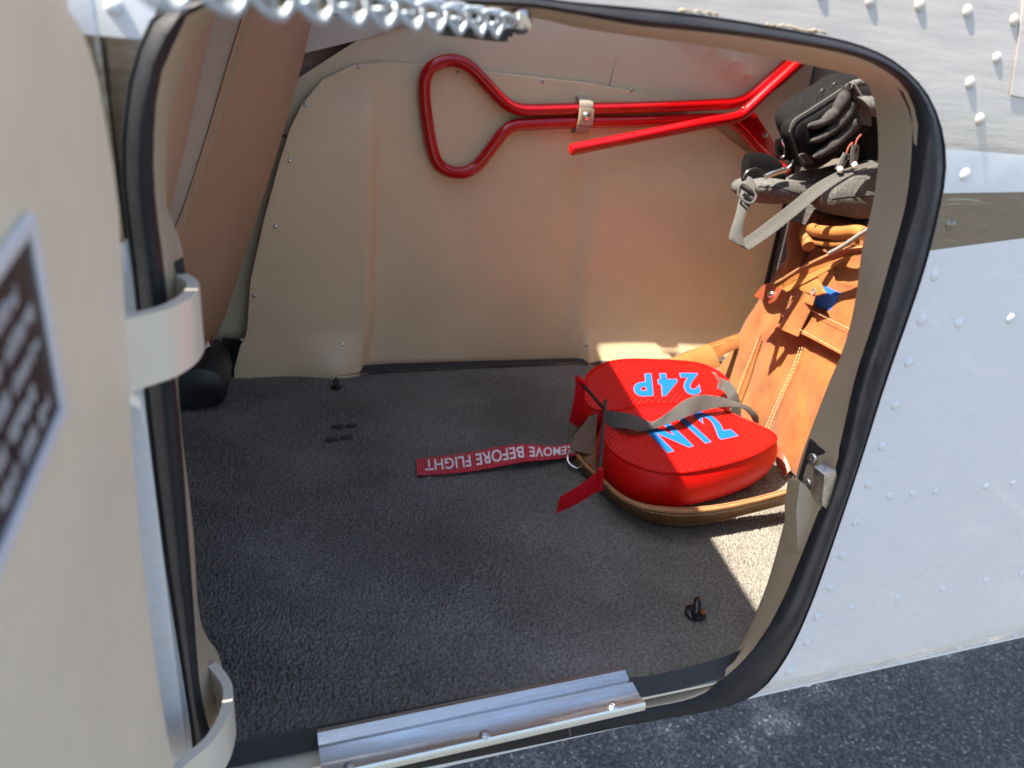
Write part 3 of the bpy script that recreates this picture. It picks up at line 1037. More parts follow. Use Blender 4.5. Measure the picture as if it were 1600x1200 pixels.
# strike plate and its cover on the aft jamb
strike = box('strike_plate', (0.4705, 0.006, 0.166), (0.4745, 0.044, 0.226), WORN, plane, 0.001)
mesh_dark = mat('strike_dark', (0.06, 0.055, 0.05), 0.6, metal=0.6)
strike.data.materials[0] = mesh_dark
for p in ((0.469, 0.031, 0.212), (0.469, 0.029, 0.187)):
    put('screw', SCREW, p, (-1, -0.2, 0.1), strike, 1.25, random.random())
slab('striker_block', [(0.4534, -0.0010, 0.2155), (0.4643, -0.0010, 0.2201), (0.4691, -0.0010, 0.2119), (0.4699, -0.0010, 0.1822), (0.4676, -0.0010, 0.1784), (0.4607, -0.0010, 0.1846)], 0.014, WORN, plane,
     direction=(0, 1, 0), bevel=0.0012)
cover = loft('jamb_cover', [
    [Vector(p) for p in [(0.4556, 0.0400, 0.1868), (0.4665, 0.0400, 0.1870), (0.4855, 0.0400, 0.1638), (0.4840, 0.0400, 0.1466), (0.4924, 0.0400, 0.0965), (0.4912, 0.0400, 0.0692), (0.4743, 0.0400, 0.1107), (0.4608, 0.0400, 0.1567)]],
    [Vector(p) for p in [(0.4457, 0.0300, 0.1938), (0.4575, 0.0300, 0.1926), (0.4769, 0.0300, 0.1697), (0.4770, 0.0300, 0.1527), (0.4848, 0.0300, 0.1028), (0.4820, 0.0300, 0.0761), (0.4648, 0.0300, 0.1193), (0.4516, 0.0300, 0.1643)]],
    [Vector(p) for p in [(0.4421, 0.0120, 0.2024), (0.4529, 0.0120, 0.1946), (0.4758, 0.0120, 0.1696), (0.4766, 0.0120, 0.1604), (0.4803, 0.0120, 0.1212), (0.4730, 0.0120, 0.1016), (0.4605, 0.0120, 0.1328), (0.4479, 0.0120, 0.1696)]]], JAMB, plane, sharp=30)
box('frame_slot_shade', (0.4776, 0.0340, 0.0293), (0.4782, 0.0300, 0.0602), DARK, plane, 0.001)  # dark sliver in place of the shade inside a slot
put('frame_plug', revolve_mesh('frame_plug', [(0.005, -0.001), (0.005, 0.0006), (0.0035, 0.001), (0.001, 0.001)], DARKTRIM, 12), (0.3936, 0.0280, 0.5350), (-0.1, -0.5, -1), plane)
# dark slabs painting the shade of the jamb slots that swallow the hinge straps
for q0, q1, q2, q3 in (((-0.0475, 0.0190, 0.3909), (-0.0400, 0.0210, 0.3952), (-0.0396, 0.0210, 0.3829), (-0.0487, 0.0190, 0.3690)), ((-0.0509, 0.0190, 0.0431), (-0.0395, 0.0210, 0.0820), (-0.0385, 0.0210, 0.0627), (-0.0496, 0.0190, 0.0226))):
    slab('hinge_slot_shade', [q0, q1, q2, q3], 0.003, DARK, plane, direction=(0, 1, 0))

# ---- the baggage door, swung open about its forward hinge, seen on its inner face
door = thing('baggage_door', '', None)
del door['label']
door.parent = plane
DN = Vector((1, -0.06, 0)).normalized()


def dpt(y, z, off=0.0):
    return Vector((-0.0570 + 0.06 * y, y, z)) + DN * off


hedge = [(-0.0617, -0.0784, 0.5200), (-0.0608, -0.0637, 0.5139), (-0.0603, -0.0542, 0.5060), (-0.0598, -0.0459, 0.4937), (-0.0595, -0.0421, 0.4755), (-0.0593, -0.0389, 0.4588), (-0.0593, -0.0384, 0.4386), (-0.0597, -0.0447, 0.4130), (-0.0601, -0.0514, 0.3835), (-0.0607, -0.0609, 0.3540), (-0.0612, -0.0705, 0.3132), (-0.0616, -0.0765, 0.2714), (-0.0617, -0.0787, 0.2276), (-0.0617, -0.0788, 0.1871), (-0.0616, -0.0772, 0.1462), (-0.0613, -0.0725, 0.1144), (-0.0611, -0.0684, 0.0784)]
ring = [(-0.56, 0.54), (-0.16, 0.555), (-0.07, 0.548)] + [(min(p[1], -0.012), p[2]) for p in hedge] + [(-0.03, -0.015), (-0.06, -0.04), (-0.16, -0.048), (-0.56, -0.045)]
yz = ring
bm = bmesh.new()
lay = []
for off, ins in ((-0.022, 0.0), (-0.006, 0.0), (0.0, 0.006)):
    c = Vector((0, -0.3, 0.25))
    vs = []
    for y, z in yz:
        d = Vector((0, y + 0.3, z - 0.25)).normalized()
        q = dpt(y - d.y * ins, z - d.z * ins, off)
        vs.append(bm.verts.new(q))
    lay.append(vs)
for i in range(2):
    for k in range(len(yz)):
        j = (k + 1) % len(yz)
        bm.faces.new((lay[i][k], lay[i][j], lay[i + 1][j], lay[i + 1][k]))
bm.faces.new(lay[0])
bm.faces.new(lay[2])
inner = bm_obj('door_inner_panel', bm, DOORBEIGE, door, sharp=40)
bm = bmesh.new()
pts = [dpt(y - 0.002 if (y < -0.1 or z > 0.53 or z < 0.0) else -0.0115, z, -0.0225) for y, z in yz]
vs = [bm.verts.new(p) for p in pts]
v2 = [bm.verts.new(p - DN * 0.003) for p in pts]
bm.faces.new(vs)
bm.faces.new(v2)
for k in range(len(vs)):
    j = (k + 1) % len(vs)
    bm.faces.new((vs[k], vs[j], v2[j], v2[k]))
bm_obj('door_outer_skin', bm, WHITE, door, sharp=40)

# edge of the outer skin reaching past the inner panel, cut away round the hinges
for z0, z1 in ((0.028, 0.327), (0.386, 0.535)):
    e = [(-0.110, z0), (-0.074, z0), (-0.067, z0 + 0.003), (-0.0642, z0 + 0.010), (-0.0642, z1 - 0.004), (-0.066, z1), (-0.110, z1)]
    slab('skin_edge', [(x, -0.0085, z) for x, z in e], 0.0022, SKIN, door, direction=(0, 1, 0), bevel=0.0006)

# placard on the door: black plate in a bright frame with lines of worn print
PY0, PY1, PZ0, PZ1 = -0.1665, -0.37, 0.3925, 0.4515
_dpt = dpt


def dpt(y, z, off=0.0):
    return _dpt(y, z + 0.19 * (y - PY0), off)      # the placard is riveted on a little askew


slab('placard', [dpt(PY0, PZ0, 0.0005), dpt(PY1, PZ0 - 0.0, 0.0005), dpt(PY1, PZ1, 0.0005), dpt(PY0, PZ1, 0.0005)], 0.0012, PLACARD, door, direction=DN)
plac = bpy.data.objects['placard']
fw = 0.0045
for (y0, y1, z0, z1) in ((PY0, PY1, PZ1, PZ1 + fw), (PY0, PY1, PZ0 - fw, PZ0), (PY0 + fw, PY0, PZ0 - fw, PZ1 + fw), (PY1, PY1 - fw, PZ0 - fw, PZ1 + fw)):
    slab('placard_frame', [dpt(y0, z0, 0.0004), dpt(y1, z0, 0.0004), dpt(y1, z1, 0.0004), dpt(y0, z1, 0.0004)], 0.0028, FRAMEALU, plac, direction=DN, bevel=0.0006)
for row in range(5):
    z1 = PZ1 - 0.0070 - row * 0.0102
    y = PY0 - 0.009 - (0.010 if row % 3 == 0 else 0)
    left = random.randint(4, 9)
    V, F = [], []
    while y > PY1 + 0.02:
        if left == 0:
            y -= 0.0034
            left = random.randint(4, 9)
            continue
        w = random.choice((0.0014, 0.0020, 0.0025))
        zt, zb = z1 - random.choice((0, 0, 0.0012)), z1 - 0.0058 + random.choice((0, 0, 0, 0.0015))
        o = len(V)
        V += [dpt(y, zt, 0.0021), dpt(y - w, zt, 0.0021), dpt(y - w, zb, 0.0021), dpt(y, zb, 0.0021)]
        F.append((o, o + 1, o + 2, o + 3))
        y -= w + 0.0009
        left -= 1
    mesh('print_line', V, F, PRINT, plac, smooth=False, recalc=False)
dpt = _dpt
# gooseneck hinge straps
for z0, z1 in ((0.349, 0.386), (0.048, 0.086)):
    path = [(-0.074, -0.078), (-0.067, -0.062), (-0.057, -0.051), (-0.046, -0.041), (-0.038, -0.026), (-0.0345, -0.010), (-0.0345, 0.002), (-0.038, 0.013), (-0.046, 0.028)]
    hi = [(x, y, z1) for x, y in path]
    lo = [(x, y, z0) for x, y in path]
    ribbon('hinge_strap', hi, lo, 0.0065, HINGE, door, n=60, across=4, round_=False)
# restraint chain from the header bracket to the door
c0 = Vector((0.1353, 0.0000, 0.5319))
c1 = Vector((0.0073, -0.1500, 0.5243))
dirc = (c1 - c0).normalized()
chain_len = (c1 - c0).length * 1.3
pitch = 0.0112
V0, F0 = tube_geo(spline([(0.0105, 0.0018, 0.0012), (0.006, 0.0055, 0.0018), (0, 0.0062, 0), (-0.006, 0.0055, -0.0018), (-0.0105, 0.0018, -0.0012), (-0.0105, -0.0018, 0.0012), (-0.006, -0.0055, 0.0018),
                          (0, -0.0062, 0), (0.006, -0.0055, -0.0018), (0.0105, -0.0018, -0.0012)], 28, True), 0.00135, 8, True)
lm = bpy.data.meshes.new('chain_link')
lm.from_pydata([tuple(v) for v in V0], [], F0)
lm.shade_smooth()
lm.materials.append(mat('galvanised', (0.42, 0.47, 0.51), 0.5, metal=0.5))
q = dirc.to_track_quat('X', 'Z').to_matrix()
nl = int(chain_len / pitch)
for i in range(nl):
    s = (i + 0.5) * pitch
    p = c0 + dirc * s + Vector((0, 0, -0.020 * math.sin(math.pi * min(1, s / chain_len)) * 0.0))
    o = bpy.data.objects.new('chain_link', lm)
    COL.objects.link(o)
    adopt(o, door)
    o.location = p
    o.rotation_euler = (q @ Matrix.Rotation(math.radians(38 + 62 * (i % 2) + random.uniform(-8, 8)), 3, 'X')).to_euler()
put('chain_eye', revolve_mesh('chain_eye', [(0.007, -0.002), (0.007, 0.002), (0.004, 0.004), (0.001, 0.004)], BRASS, 12), c0 + Vector((0.008, 0.004, 0.003)), (-0.3, -0.6, -0.6), plane)

# ---- sill: beige lower return and the screwed aluminium scuff plate
sill_prof = [(0.030, 0.0035), (0.024, 0.0062), (0.021, 0.0050), (0.015, 0.0025), (0.009, 0.0060), (0.003, 0.0050), (-0.010, 0.0044), (-0.0135, 0.0060), (-0.0155, 0.0064), (-0.0172, 0.0040), (-0.0178, -0.0005),
             (-0.0165, -0.001), (-0.012, 0.0025), (0.0, 0.0028), (0.02, 0.0015), (0.030, 0.0015)]
x0, x1 = 0.027, 0.3085
lo_ = []
for k in range(2):
    lo_.append([Vector((x0 + 0.001 if k == 0 else x1 + 0.05 * max(0, -0.0) , y + (0.0 if k == 0 else 0.003) - 0.006, z - 0.001)) for y, z in sill_prof])
sill = loft('sill_plate', lo_, ALU, plane, sharp=28)
for p in [(0.0488, -0.0172, 0.0085), (0.1596, -0.0142, 0.0085), (0.2784, -0.0124, 0.0085)]:
    put('screw', SCREW, (p[0], p[1] - 0.002, 0.0042), (0, 0, 1), sill, 1.15, random.random() * 3)
tube('sill_joint', [Vector((0.242, -0.013, -0.024)), Vector((0.242, 0.0, -0.010))], 0.0008, DARKTRIM, plane, 6)
slab('sill_pan', [(-0.05, 0.004, -0.016), (0.5, 0.004, -0.016), (0.5, 0.06, -0.016), (-0.05, 0.06, -0.016)], 0.003, HINGE, plane, direction=(0, 0, -1))

# ------------------------------------------------------------------ rear seat back (left of the bay)
seat = thing('rear_seat', 'brown vinyl rear seat back sloping across the left of the baggage bay', 'seat', (-0.1, 0.6, 0.0))
far_e = [(0.0967, 0.7450, 0.5900), (0.0904, 0.7450, 0.5735), (0.0716, 0.7450, 0.4985), (0.0423, 0.7450, 0.4016), (0.0013, 0.7450, 0.2797), (-0.0366, 0.7450, 0.1701), (-0.0591, 0.7450, 0.1076), (-0.0881, 0.7450, 0.0543), (-0.1128, 0.7450, 0.0020)]
seam = [(0.0157, 0.4600, 0.5591), (0.0107, 0.4600, 0.5457), (-0.0096, 0.4600, 0.4906), (-0.0340, 0.4600, 0.4239), (-0.0653, 0.4600, 0.3466), (-0.0778, 0.4600, 0.3123), (-0.0975, 0.4600, 0.2593), (-0.1212, 0.4600, 0.1981), (-0.1529, 0.4600, 0.1197)]
near1 = [(0.0091, 0.4300, 0.5567), (0.0043, 0.4300, 0.5438), (-0.0154, 0.4300, 0.4907), (-0.0378, 0.4300, 0.4265), (-0.0656, 0.4300, 0.3521), (-0.0771, 0.4300, 0.3259), (-0.0960, 0.4300, 0.2765), (-0.1194, 0.4300, 0.2178), (-0.1501, 0.4300, 0.1412)]
near2 = [(-0.0235, 0.4000, 0.5556), (-0.0279, 0.4000, 0.5391), (-0.0401, 0.4000, 0.4936), (-0.0545, 0.4000, 0.4403), (-0.0756, 0.4000, 0.3682), (-0.0850, 0.4000, 0.3420), (-0.0993, 0.4000, 0.2984), (-0.1200, 0.4000, 0.2426), (-0.1494, 0.4000, 0.1697)]
near3 = [(-0.0474, 0.1200, 0.5431), (-0.0501, 0.1200, 0.5291), (-0.0554, 0.1200, 0.4966), (-0.0620, 0.1200, 0.4584), (-0.0690, 0.1200, 0.4137), (-0.0721, 0.1200, 0.3946), (-0.0773, 0.1200, 0.3705), (-0.0850, 0.1200, 0.3340), (-0.0932, 0.1200, 0.2957)]
fe = spline(far_e, 30)
se = spline(seam, 30)
n1, n2, n3 = spline(near1, 30), spline(near2, 30), spline(near3, 30)
back = [Vector((p.x - 0.12, p.y + 0.0, p.z)) for p in fe]
rows = [[b for b in back], [p + Vector((-0.016, 0.010, 0)) for p in fe], [p + Vector((-0.004, 0.006, 0)) for p in fe], fe, [p + Vector((0.003, -0.012, 0)) for p in fe],
        [a.lerp(b, 0.5) + Vector((0.004, 0, 0)) for a, b in zip(fe, se)], [a + Vector((0.001, 0.01, 0)) for a in se], se, [p + Vector((-0.012, -0.002, 0)) for p in se]]
loft('backrest', [list(c) for c in zip(*rows)], SEAT, seat, cap0=False, cap1=False, closed=False, sharp=50)
rows = [[p + Vector((-0.010, 0.006, 0)) for p in se], [p + Vector((0.0, 0.0, 0)) for p in n1], [p + Vector((-0.003, -0.006, 0)) for p in n1]]
loft('backrest_edge', [list(c) for c in zip(*rows)], SEAT, seat, cap0=False, cap1=False, closed=False, sharp=50)
rows = [[p + Vector((-0.004, -0.004, 0)) for p in n1], [a.lerp(b, 0.5) + Vector((-0.012, 0, 0)) for a, b in zip(n1, n2)], n2]
loft('belt_channel', [list(c) for c in zip(*rows)], SEATGREY, seat, cap0=False, cap1=False, closed=False, sharp=50)
rows = [n2, [a.lerp(b, 0.3) + Vector((0.0, 0, 0)) for a, b in zip(n2, n3)], [a.lerp(b, 0.7) for a, b in zip(n2, n3)], n3]
loft('backrest_panel', [list(c) for c in zip(*rows)], SEAT, seat, cap0=False, cap1=False, closed=False, sharp=50)
slab('care_tag', [(-0.0919, 0.7050, 0.0881), (-0.0804, 0.7050, 0.0982), (-0.0744, 0.7050, 0.0791), (-0.0848, 0.7050, 0.0742)], 0.0012, PAPER, seat, bevel=0.0)
slab('belt_end', [(-0.0809, 0.7120, 0.0956), (-0.0724, 0.7120, 0.0996), (-0.0708, 0.7120, 0.0827), (-0.0758, 0.7120, 0.0765)], 0.002, LEATHERED, seat)

# black moulded cover in the far corner
cov = thing('hinge_cover', 'black rounded plastic cover on the floor in the far left corner', 'cover', (-0.07, 0.72, 0))
ring = [(-0.128, 0.004), (-0.128, 0.062), (-0.105, 0.066), (-0.082, 0.066), (-0.066, 0.060), (-0.055, 0.045), (-0.052, 0.025), (-0.056, 0.010), (-0.066, 0.003), (-0.10, 0.002)]
lo_ = []
for y, s in ((0.648, 0.88), (0.652, 0.97), (0.66, 1.0), (0.70, 1.04), (0.765, 1.07)):
    lo_.append([Vector((-0.128 + (x + 0.128) * s, y, z * s)) for x, z in ring])
loft('cover_shell', lo_, BLACK, cov, sharp=40)
slab('cover_flange', [(-0.06, 0.772, 0.002), (-0.016, 0.770, 0.002), (-0.024, 0.772, 0.064), (-0.06, 0.772, 0.068)], 0.003, BLACKGLOSS, cov, direction=(0, -1, 0))

# ------------------------------------------------------------------ carpet
carpet = thing('carpet', 'grey looped-pile carpet covering the baggage floor', 'carpet', (0.4, 0.4, 0))
farp = [(-0.15, 0.80), (-0.06, 0.79), (-0.03, 0.785), (0.04, 0.782), (0.08, 0.775), (0.12, 0.755), (0.165, 0.765), (0.22, 0.771), (0.40, 0.773), (0.58, 0.775), (0.61, 0.757), (0.80, 0.757), (1.0, 0.757)]
nearp = [(-0.15, 0.026), (0.02, 0.026), (0.15, 0.026), (0.30, 0.013), (0.34, 0.010), (0.40, 0.013), (0.44, 0.019), (0.48, 0.035), (0.55, 0.055), (1.0, 0.06)]


def lerp_pl(pts, x):
    for i in range(len(pts) - 1):
        if x <= pts[i + 1][0]:
            t = (x - pts[i][0]) / (pts[i + 1][0] - pts[i][0])
            t = max(0, min(1, t))
            t = t * t * (3 - 2 * t) if False else t
            return pts[i][1] + (pts[i + 1][1] - pts[i][1]) * t
    return pts[-1][1]


import numpy as np


def loop_pile(x, y, pitch=0.0035):
    """height of the looped pile: rounded loops in wandering rows (cell noise on a jittered grid)"""
    rng = np.random.RandomState(5)
    wx = x + 0.0045 * np.sin(y * 61 + 2.0 * np.sin(x * 23)) + 0.0020 * np.sin(y * 190 + x * 70)
    wy = y + 0.0040 * np.sin(x * 47 + 2.2 * np.sin(y * 31)) + 0.0022 * np.sin(x * 170 - y * 90)
    gx, gy = wx / pitch, wy / (pitch * 0.86)
    ix, iy = np.floor(gx).astype(int), np.floor(gy).astype(int)
    N = 1024
    jx, jy, hh = rng.uniform(0.22, 0.78, (N, N)), rng.uniform(0.25, 0.75, (N, N)), rng.uniform(0.65, 1.0, (N, N))
    out = np.zeros_like(x)
    for dx in (-1, 0, 1):
        for dy in (-1, 0, 1):
            cx, cy = ix + dx, iy + dy
            px, py = cx + jx[cx % N, cy % N], cy + jy[cx % N, cy % N]
            d2 = ((gx - px) / 0.60) ** 2 + ((gy - py) / 0.58) ** 2
            out = np.maximum(out, hh[cx % N, cy % N] * np.sqrt(np.clip(1 - d2, 0, 1)))
    return out


NX, NY = 1080, 720
x_ = np.linspace(-0.145, 0.995, NX + 1)
a_ = np.array([lerp_pl(nearp, x) for x in x_])
b_ = np.array([lerp_pl(farp, x) - 0.004 for x in x_])
fy = np.linspace(0, 1, NY + 1)
X = np.repeat(x_[:, None], NY + 1, 1)
Y = a_[:, None] + (b_ - a_)[:, None] * fy[None, :]
und = (0.0018 * np.sin(X * 9 + 1.5 * np.sin(Y * 7)) * np.sin(Y * 13 + 1.3 * np.sin(X * 11)) + 0.0010 * np.sin(X * 31 + Y * 17) * np.sin(Y * 37 - X * 9))
edge = np.clip(np.minimum((Y - a_[:, None]) / 0.03, (b_[:, None] - Y) / 0.02), 0, 1)
tread = 0.72 + 0.28 * np.sin(X * 12 + 2 * np.sin(Y * 9)) * np.sin(Y * 15 + 2 * np.sin(X * 8))
Z = und * edge - 0.0052 + 0.0050 * tread * loop_pile(X, Y)
co = np.stack([X, Y, Z], -1).reshape(-1, 3).astype(np.float32)
ii = (np.arange(NX)[:, None] * (NY + 1) + np.arange(NY)[None, :]).reshape(-1)
quads = np.stack([ii, ii + NY + 1, ii + NY + 2, ii + 1], -1).astype(np.int32)
me = bpy.data.meshes.new('carpet_pile')
me.vertices.add(len(co))
me.vertices.foreach_set('co', co.reshape(-1))
me.loops.add(quads.size)
me.loops.foreach_set('vertex_index', quads.reshape(-1))
me.polygons.add(len(quads))
me.polygons.foreach_set('loop_start', np.arange(0, quads.size, 4, dtype=np.int32))
me.update(calc_edges=True)
me.shade_smooth()
pile = link_mesh('carpet_pile', me, CARPET, carpet)
pile['kind'] = 'stuff'


def bind(pts, y_in):
    xs_ = [-0.14 + 1.13 * i / 90 for i in range(91)]
    return xs_


top = [(x, lerp_pl(farp, x) - 0.010, 0.0022) for x in [-0.14 + 0.0195 * i for i in range(58)]]
bot = [(x, lerp_pl(farp, x) + 0.0, 0.013 - 0.008 * min(1, max(0, (x - 0.1) / 0.6))) for x in [-0.14 + 0.0195 * i for i in range(58)]]
ribbon('binding', top, bot, 0.003, BINDING, carpet, n=120, across=3, bow=-0.002)
xs_ = [-0.14 + 0.0195 * i for i in range(35)]
top = [(x, lerp_pl(nearp, x) + 0.002, 0.0012) for x in xs_]
bot = [(x, lerp_pl(nearp, x) - 0.010, -0.0115) for x in xs_]
ribbon('binding', top, bot, 0.003, BINDING, carpet, n=120, across=3, bow=0.002)
# four dark glue spots left in the pile
for p in [(0.1033, 0.5679, 0.0010), (0.1231, 0.5672, 0.0010), (0.0899, 0.5269, 0.0010), (0.1111, 0.5297, 0.0010)]:
    rr = [Vector((p[0] + 0.011 * math.cos(a) * random.uniform(0.75, 1.1), p[1] + 0.009 * math.sin(a) * random.uniform(0.75, 1.1), 0)) for a in [k * 2 * math.pi / 14 for k in range(14)]]
    c = Vector((p[0], p[1], 0))
    loft('glue_spot', [[q_ + Vector((0, 0, -0.006)) for q_ in rr], [q_ + Vector((0, 0, -0.0024)) for q_ in rr], [c + (q_ - c) * 0.6 + Vector((0, 0, -0.0008 + random.uniform(0, 0.0010))) for q_ in rr]],
         mat('tar_glue', (0.012, 0.013, 0.017), 0.35, bump=1.0, bscale=300, bdist=0.002), carpet)


def ring_bolt(loc, s, rz, label):
    t = thing('tie_down_ring', label, 'tie down', loc, None)
    base = revolve_mesh('ring_base', [(0.012, 0), (0.012, 0.002), (0.010, 0.0035), (0.004, 0.0045), (0.001, 0.0045)], BLACKGLOSS, 16)
    o = put('ring_base', base, Vector(loc), (0, 0, 1), t, s)
    path = [Vector(loc) + Vector((math.cos(rz) * 0.0085 * math.cos(a) * s, math.sin(rz) * 0.0085 * math.cos(a) * s, (0.0065 + 0.0095 * math.sin(a)) * s)) for a in [k * 2 * math.pi / 24 for k in range(24)]]
    tube('ring', path, 0.0046 * s, BLACKGLOSS, t, 10, True)
    return t


ring_bolt((0.4214, 0.0794, 0.0010), 0.95, 0.9, 'black tie-down ring standing in the carpet near the sill')
ring_bolt((0.1138, 0.7056, 0.0010), 0.8, 1.3, 'small black tie-down knob in the carpet by the far wall')

# ------------------------------------------------------------------ tow bar on the far wall
bar = thing('tow_bar', 'glossy red tubular tow bar strapped flat to the far wall', 'tow bar', (0.5300, 0.7750, 0.4509))
YB = 0.774
handle = [(0.9586, 0.7830, 0.6003), (0.9324, 0.7830, 0.5746), (0.8961, 0.7830, 0.5394), (0.8592, 0.7830, 0.5062), (0.8321, 0.7830, 0.4933), (0.7928, 0.7830, 0.4871), (0.6403, 0.7830, 0.4706), (0.5262, 0.7830, 0.4602), (0.4403, 0.7830, 0.4520), (0.4121, 0.7830, 0.4530), (0.3890, 0.7830, 0.4631), (0.3507, 0.7830, 0.4936), (0.3317, 0.7830, 0.5079), (0.3115, 0.7830, 0.5144), (0.2920, 0.7830, 0.5136), (0.2711, 0.7830, 0.5035), (0.2607, 0.7830, 0.4879), (0.2597, 0.7830, 0.4646), (0.2628, 0.7830, 0.4412), (0.2695, 0.7830, 0.4079), (0.2772, 0.7830, 0.3787), (0.2867, 0.7830, 0.3591), (0.3046, 0.7830, 0.3477), (0.3288, 0.7830, 0.3458), (0.3503, 0.7830, 0.3551), (0.3657, 0.7830, 0.3724), (0.3837, 0.7830, 0.3980), (0.3988, 0.7830, 0.4171), (0.4159, 0.7830, 0.4263), (0.4427, 0.7830, 0.4301), (0.5292, 0.7830, 0.4389), (0.6444, 0.7830, 0.4477), (0.7721, 0.7830, 0.4607), (0.8232, 0.7830, 0.4631), (0.8442, 0.7830, 0.4567), (0.8777, 0.7830, 0.4364), (0.9184, 0.7830, 0.4135), (0.9649, 0.7830, 0.3852)]
tube('handle_tube', spline(handle, 260), 0.0100, REDGLOSS, bar, 14)
arm = [Vector(p) for p in [(0.5033, 0.7420, 0.3974), (0.6267, 0.7420, 0.4264), (0.7474, 0.7420, 0.4551), (0.7975, 0.7420, 0.4659), (0.8196, 0.7420, 0.4738), (0.8348, 0.7420, 0.4877), (0.8647, 0.7420, 0.5174), (0.8968, 0.7420, 0.5483), (0.9309, 0.7420, 0.5813)]]
tube('folding_arm', spline(arm, 120), 0.0098, REDGLOSS, bar, 14)
endp = arm[0]
put('tube_plug', revolve_mesh('tube_plug', [(0.0085, -0.002), (0.0085, 0.0015), (0.006, 0.0022), (0.001, 0.0022)], REDPLAIN, 14), endp, (arm[0] - arm[1]), bar)
slab('gusset_plate', [(0.8123, 0.7520, 0.4661), (0.8362, 0.7520, 0.4785), (0.8550, 0.7520, 0.4798), (0.9138, 0.7520, 0.4295), (0.9262, 0.7520, 0.4062), (0.9133, 0.7520, 0.4010), (0.8750, 0.7520, 0.4261)], 0.004, REDGLOSS, bar, direction=(0, 1, 0), bevel=0.0012)
tube('lower_prong', spline([(0.8104, 0.7600, 0.4631), (0.8419, 0.7600, 0.4466), (0.8842, 0.7600, 0.4189), (0.9301, 0.7600, 0.3938), (0.9573, 0.7600, 0.3810)], 30), 0.0095, REDGLOSS, bar, 12)
put('pivot_bolt', revolve_mesh('pivot_bolt', [(0.0045, 0), (0.0045, 0.002), (0.003, 0.003), (0.001, 0.003)], STEEL, 8), (0.8854, 0.7515, 0.4435), (0, -1, 0), bar)
put('pivot_pin', revolve_mesh('pivot_pin', [(0.007, 0), (0.007, 0.004), (0.005, 0.006), (0.001, 0.006)], REDGLOSS, 14), (0.8227, 0.7420, 0.4826), (0, -1, 0.2), bar)
keep = thing('retaining_strap', 'short grey leather snap strap holding the red tow bar', 'strap', (0.5278, 0.7650, 0.4516))
st = [(-0.006, -0.001)]
zc = Vector((0.5332, 0.7740, 0.4502)).z
xc = Vector((0.5336, 0.7750, 0.4502)).x
prof = [(0.800, 0.030), (0.784, 0.0275), (0.773, 0.020), (0.7705, 0.0), (0.7715, -0.018), (0.778, -0.0265), (0.796, -0.030)]
ribbon('strap_band', [(xc - 0.0125, y, zc + z) for y, z in prof], [(xc + 0.0125, y, zc + z) for y, z in prof], 0.0022, mat('grey_leather', (0.30, 0.255, 0.20), 0.5, var=0.1, bump=0.4, bscale=300), keep, n=30, across=4)
slab('strap_tip', [(xc - 0.0132, 0.7675, zc + 0.012), (xc + 0.0132, 0.7675, zc + 0.012), (xc + 0.0132, 0.7675, zc - 0.014), (xc - 0.0132, 0.7675, zc - 0.014)], 0.002, mat('grey_leather_tip', (0.42, 0.34, 0.24), 0.5, var=0.1), keep, direction=(0, -1, 0), bevel=0.0006)
for s in (-1, 1):
    stitches('stitching', [(xc + s * 0.0108, 0.7652, zc + 0.010), (xc + s * 0.0108, 0.7652, zc - 0.012)], (0, -1, 0), STITCH, keep, 0.004, 0.003, 0.0004)
put('snap', SNAP, (xc, 0.7655, zc + 0.0), (0, -1, 0), keep, 0.95)


# ------------------------------------------------------------------ the red cowl plugs
def pad(root, outline, zb, zt, dome, tilt=None, side_m=REDPLAIN, bulge=0.006):
    """upholstered foam plug: top sheet with piping, bulging side wall; returns the top mesh's BVH"""
    ring = spline([(x, y, 0) for x, y in outline], 72, True)
    c = sum(ring, Vector()) / len(ring)

    def tf(p):
        return tilt @ p if tilt else p
    R = lambda s, z: [tf(Vector((c.x + (p.x - c.x) * s, c.y + (p.y - c.y) * s, z))) for p in ring]

    def Rb(off, z):
        out = []
        n = len(ring)
        for i, p in enumerate(ring):
            t = ring[(i + 1) % n] - ring[i - 1]
            nn = Vector((t.y, -t.x, 0)).normalized()
            if nn.dot(p - c) < 0:
                nn = -nn
            out.append(tf(Vector((p.x, p.y, z)) + nn * off))
        return out
    H = zt - zb
    loft('side_wall', [R(0.3, zb), Rb(-0.010, zb), Rb(-0.002, zb + 0.006)] + [Rb(bulge * math.sin(math.pi * k / 6) + 0.001, zb + 0.008 + (H - 0.010) * k / 6) for k in range(7)] + [Rb(-0.003, zt - 0.0005)], side_m, root, cap1=False, sharp=70)
    top = [Rb(-0.0005, zt - 0.001)]
    for s in (0.975, 0.94, 0.88, 0.78, 0.64, 0.48, 0.3, 0.12):
        top.append(R(s, zt + dome * (1 - s ** 2.6)))
    loft('top_panel', top, REDCARBON, root, cap0=False, sharp=0)
    tube('piping', Rb(0.0006, zt - 0.0004), 0.0017, REDVINYL, root, 8, True)
    V = [p for l in top for p in l]
    n = len(ring)
    F = []
    for i in range(len(top) - 1):
        for k in range(n):
            F.append((i * n + k, i * n + (k + 1) % n, (i + 1) * n + (k + 1) % n, (i + 1) * n + k))
    F.append(tuple((len(top) - 1) * n + k for k in range(n)))
    return BVHTree.FromPolygons([tuple(v) for v in V], F)


def text_mesh(body, offset, spacing=1.0):
    cu = bpy.data.curves.new('lettering', 'FONT')
    cu.body = body
    cu.size = 1.0
    cu.offset = offset
    cu.space_character = spacing
    cu.resolution_u = 5
    o = bpy.data.objects.new('lettering', cu)
    COL.objects.link(o)
    dg = bpy.context.evaluated_depsgraph_get()
    me = bpy.data.meshes.new_from_object(o.evaluated_get(dg))
    bpy.data.objects.remove(o)
    bpy.data.curves.remove(cu)
    return me


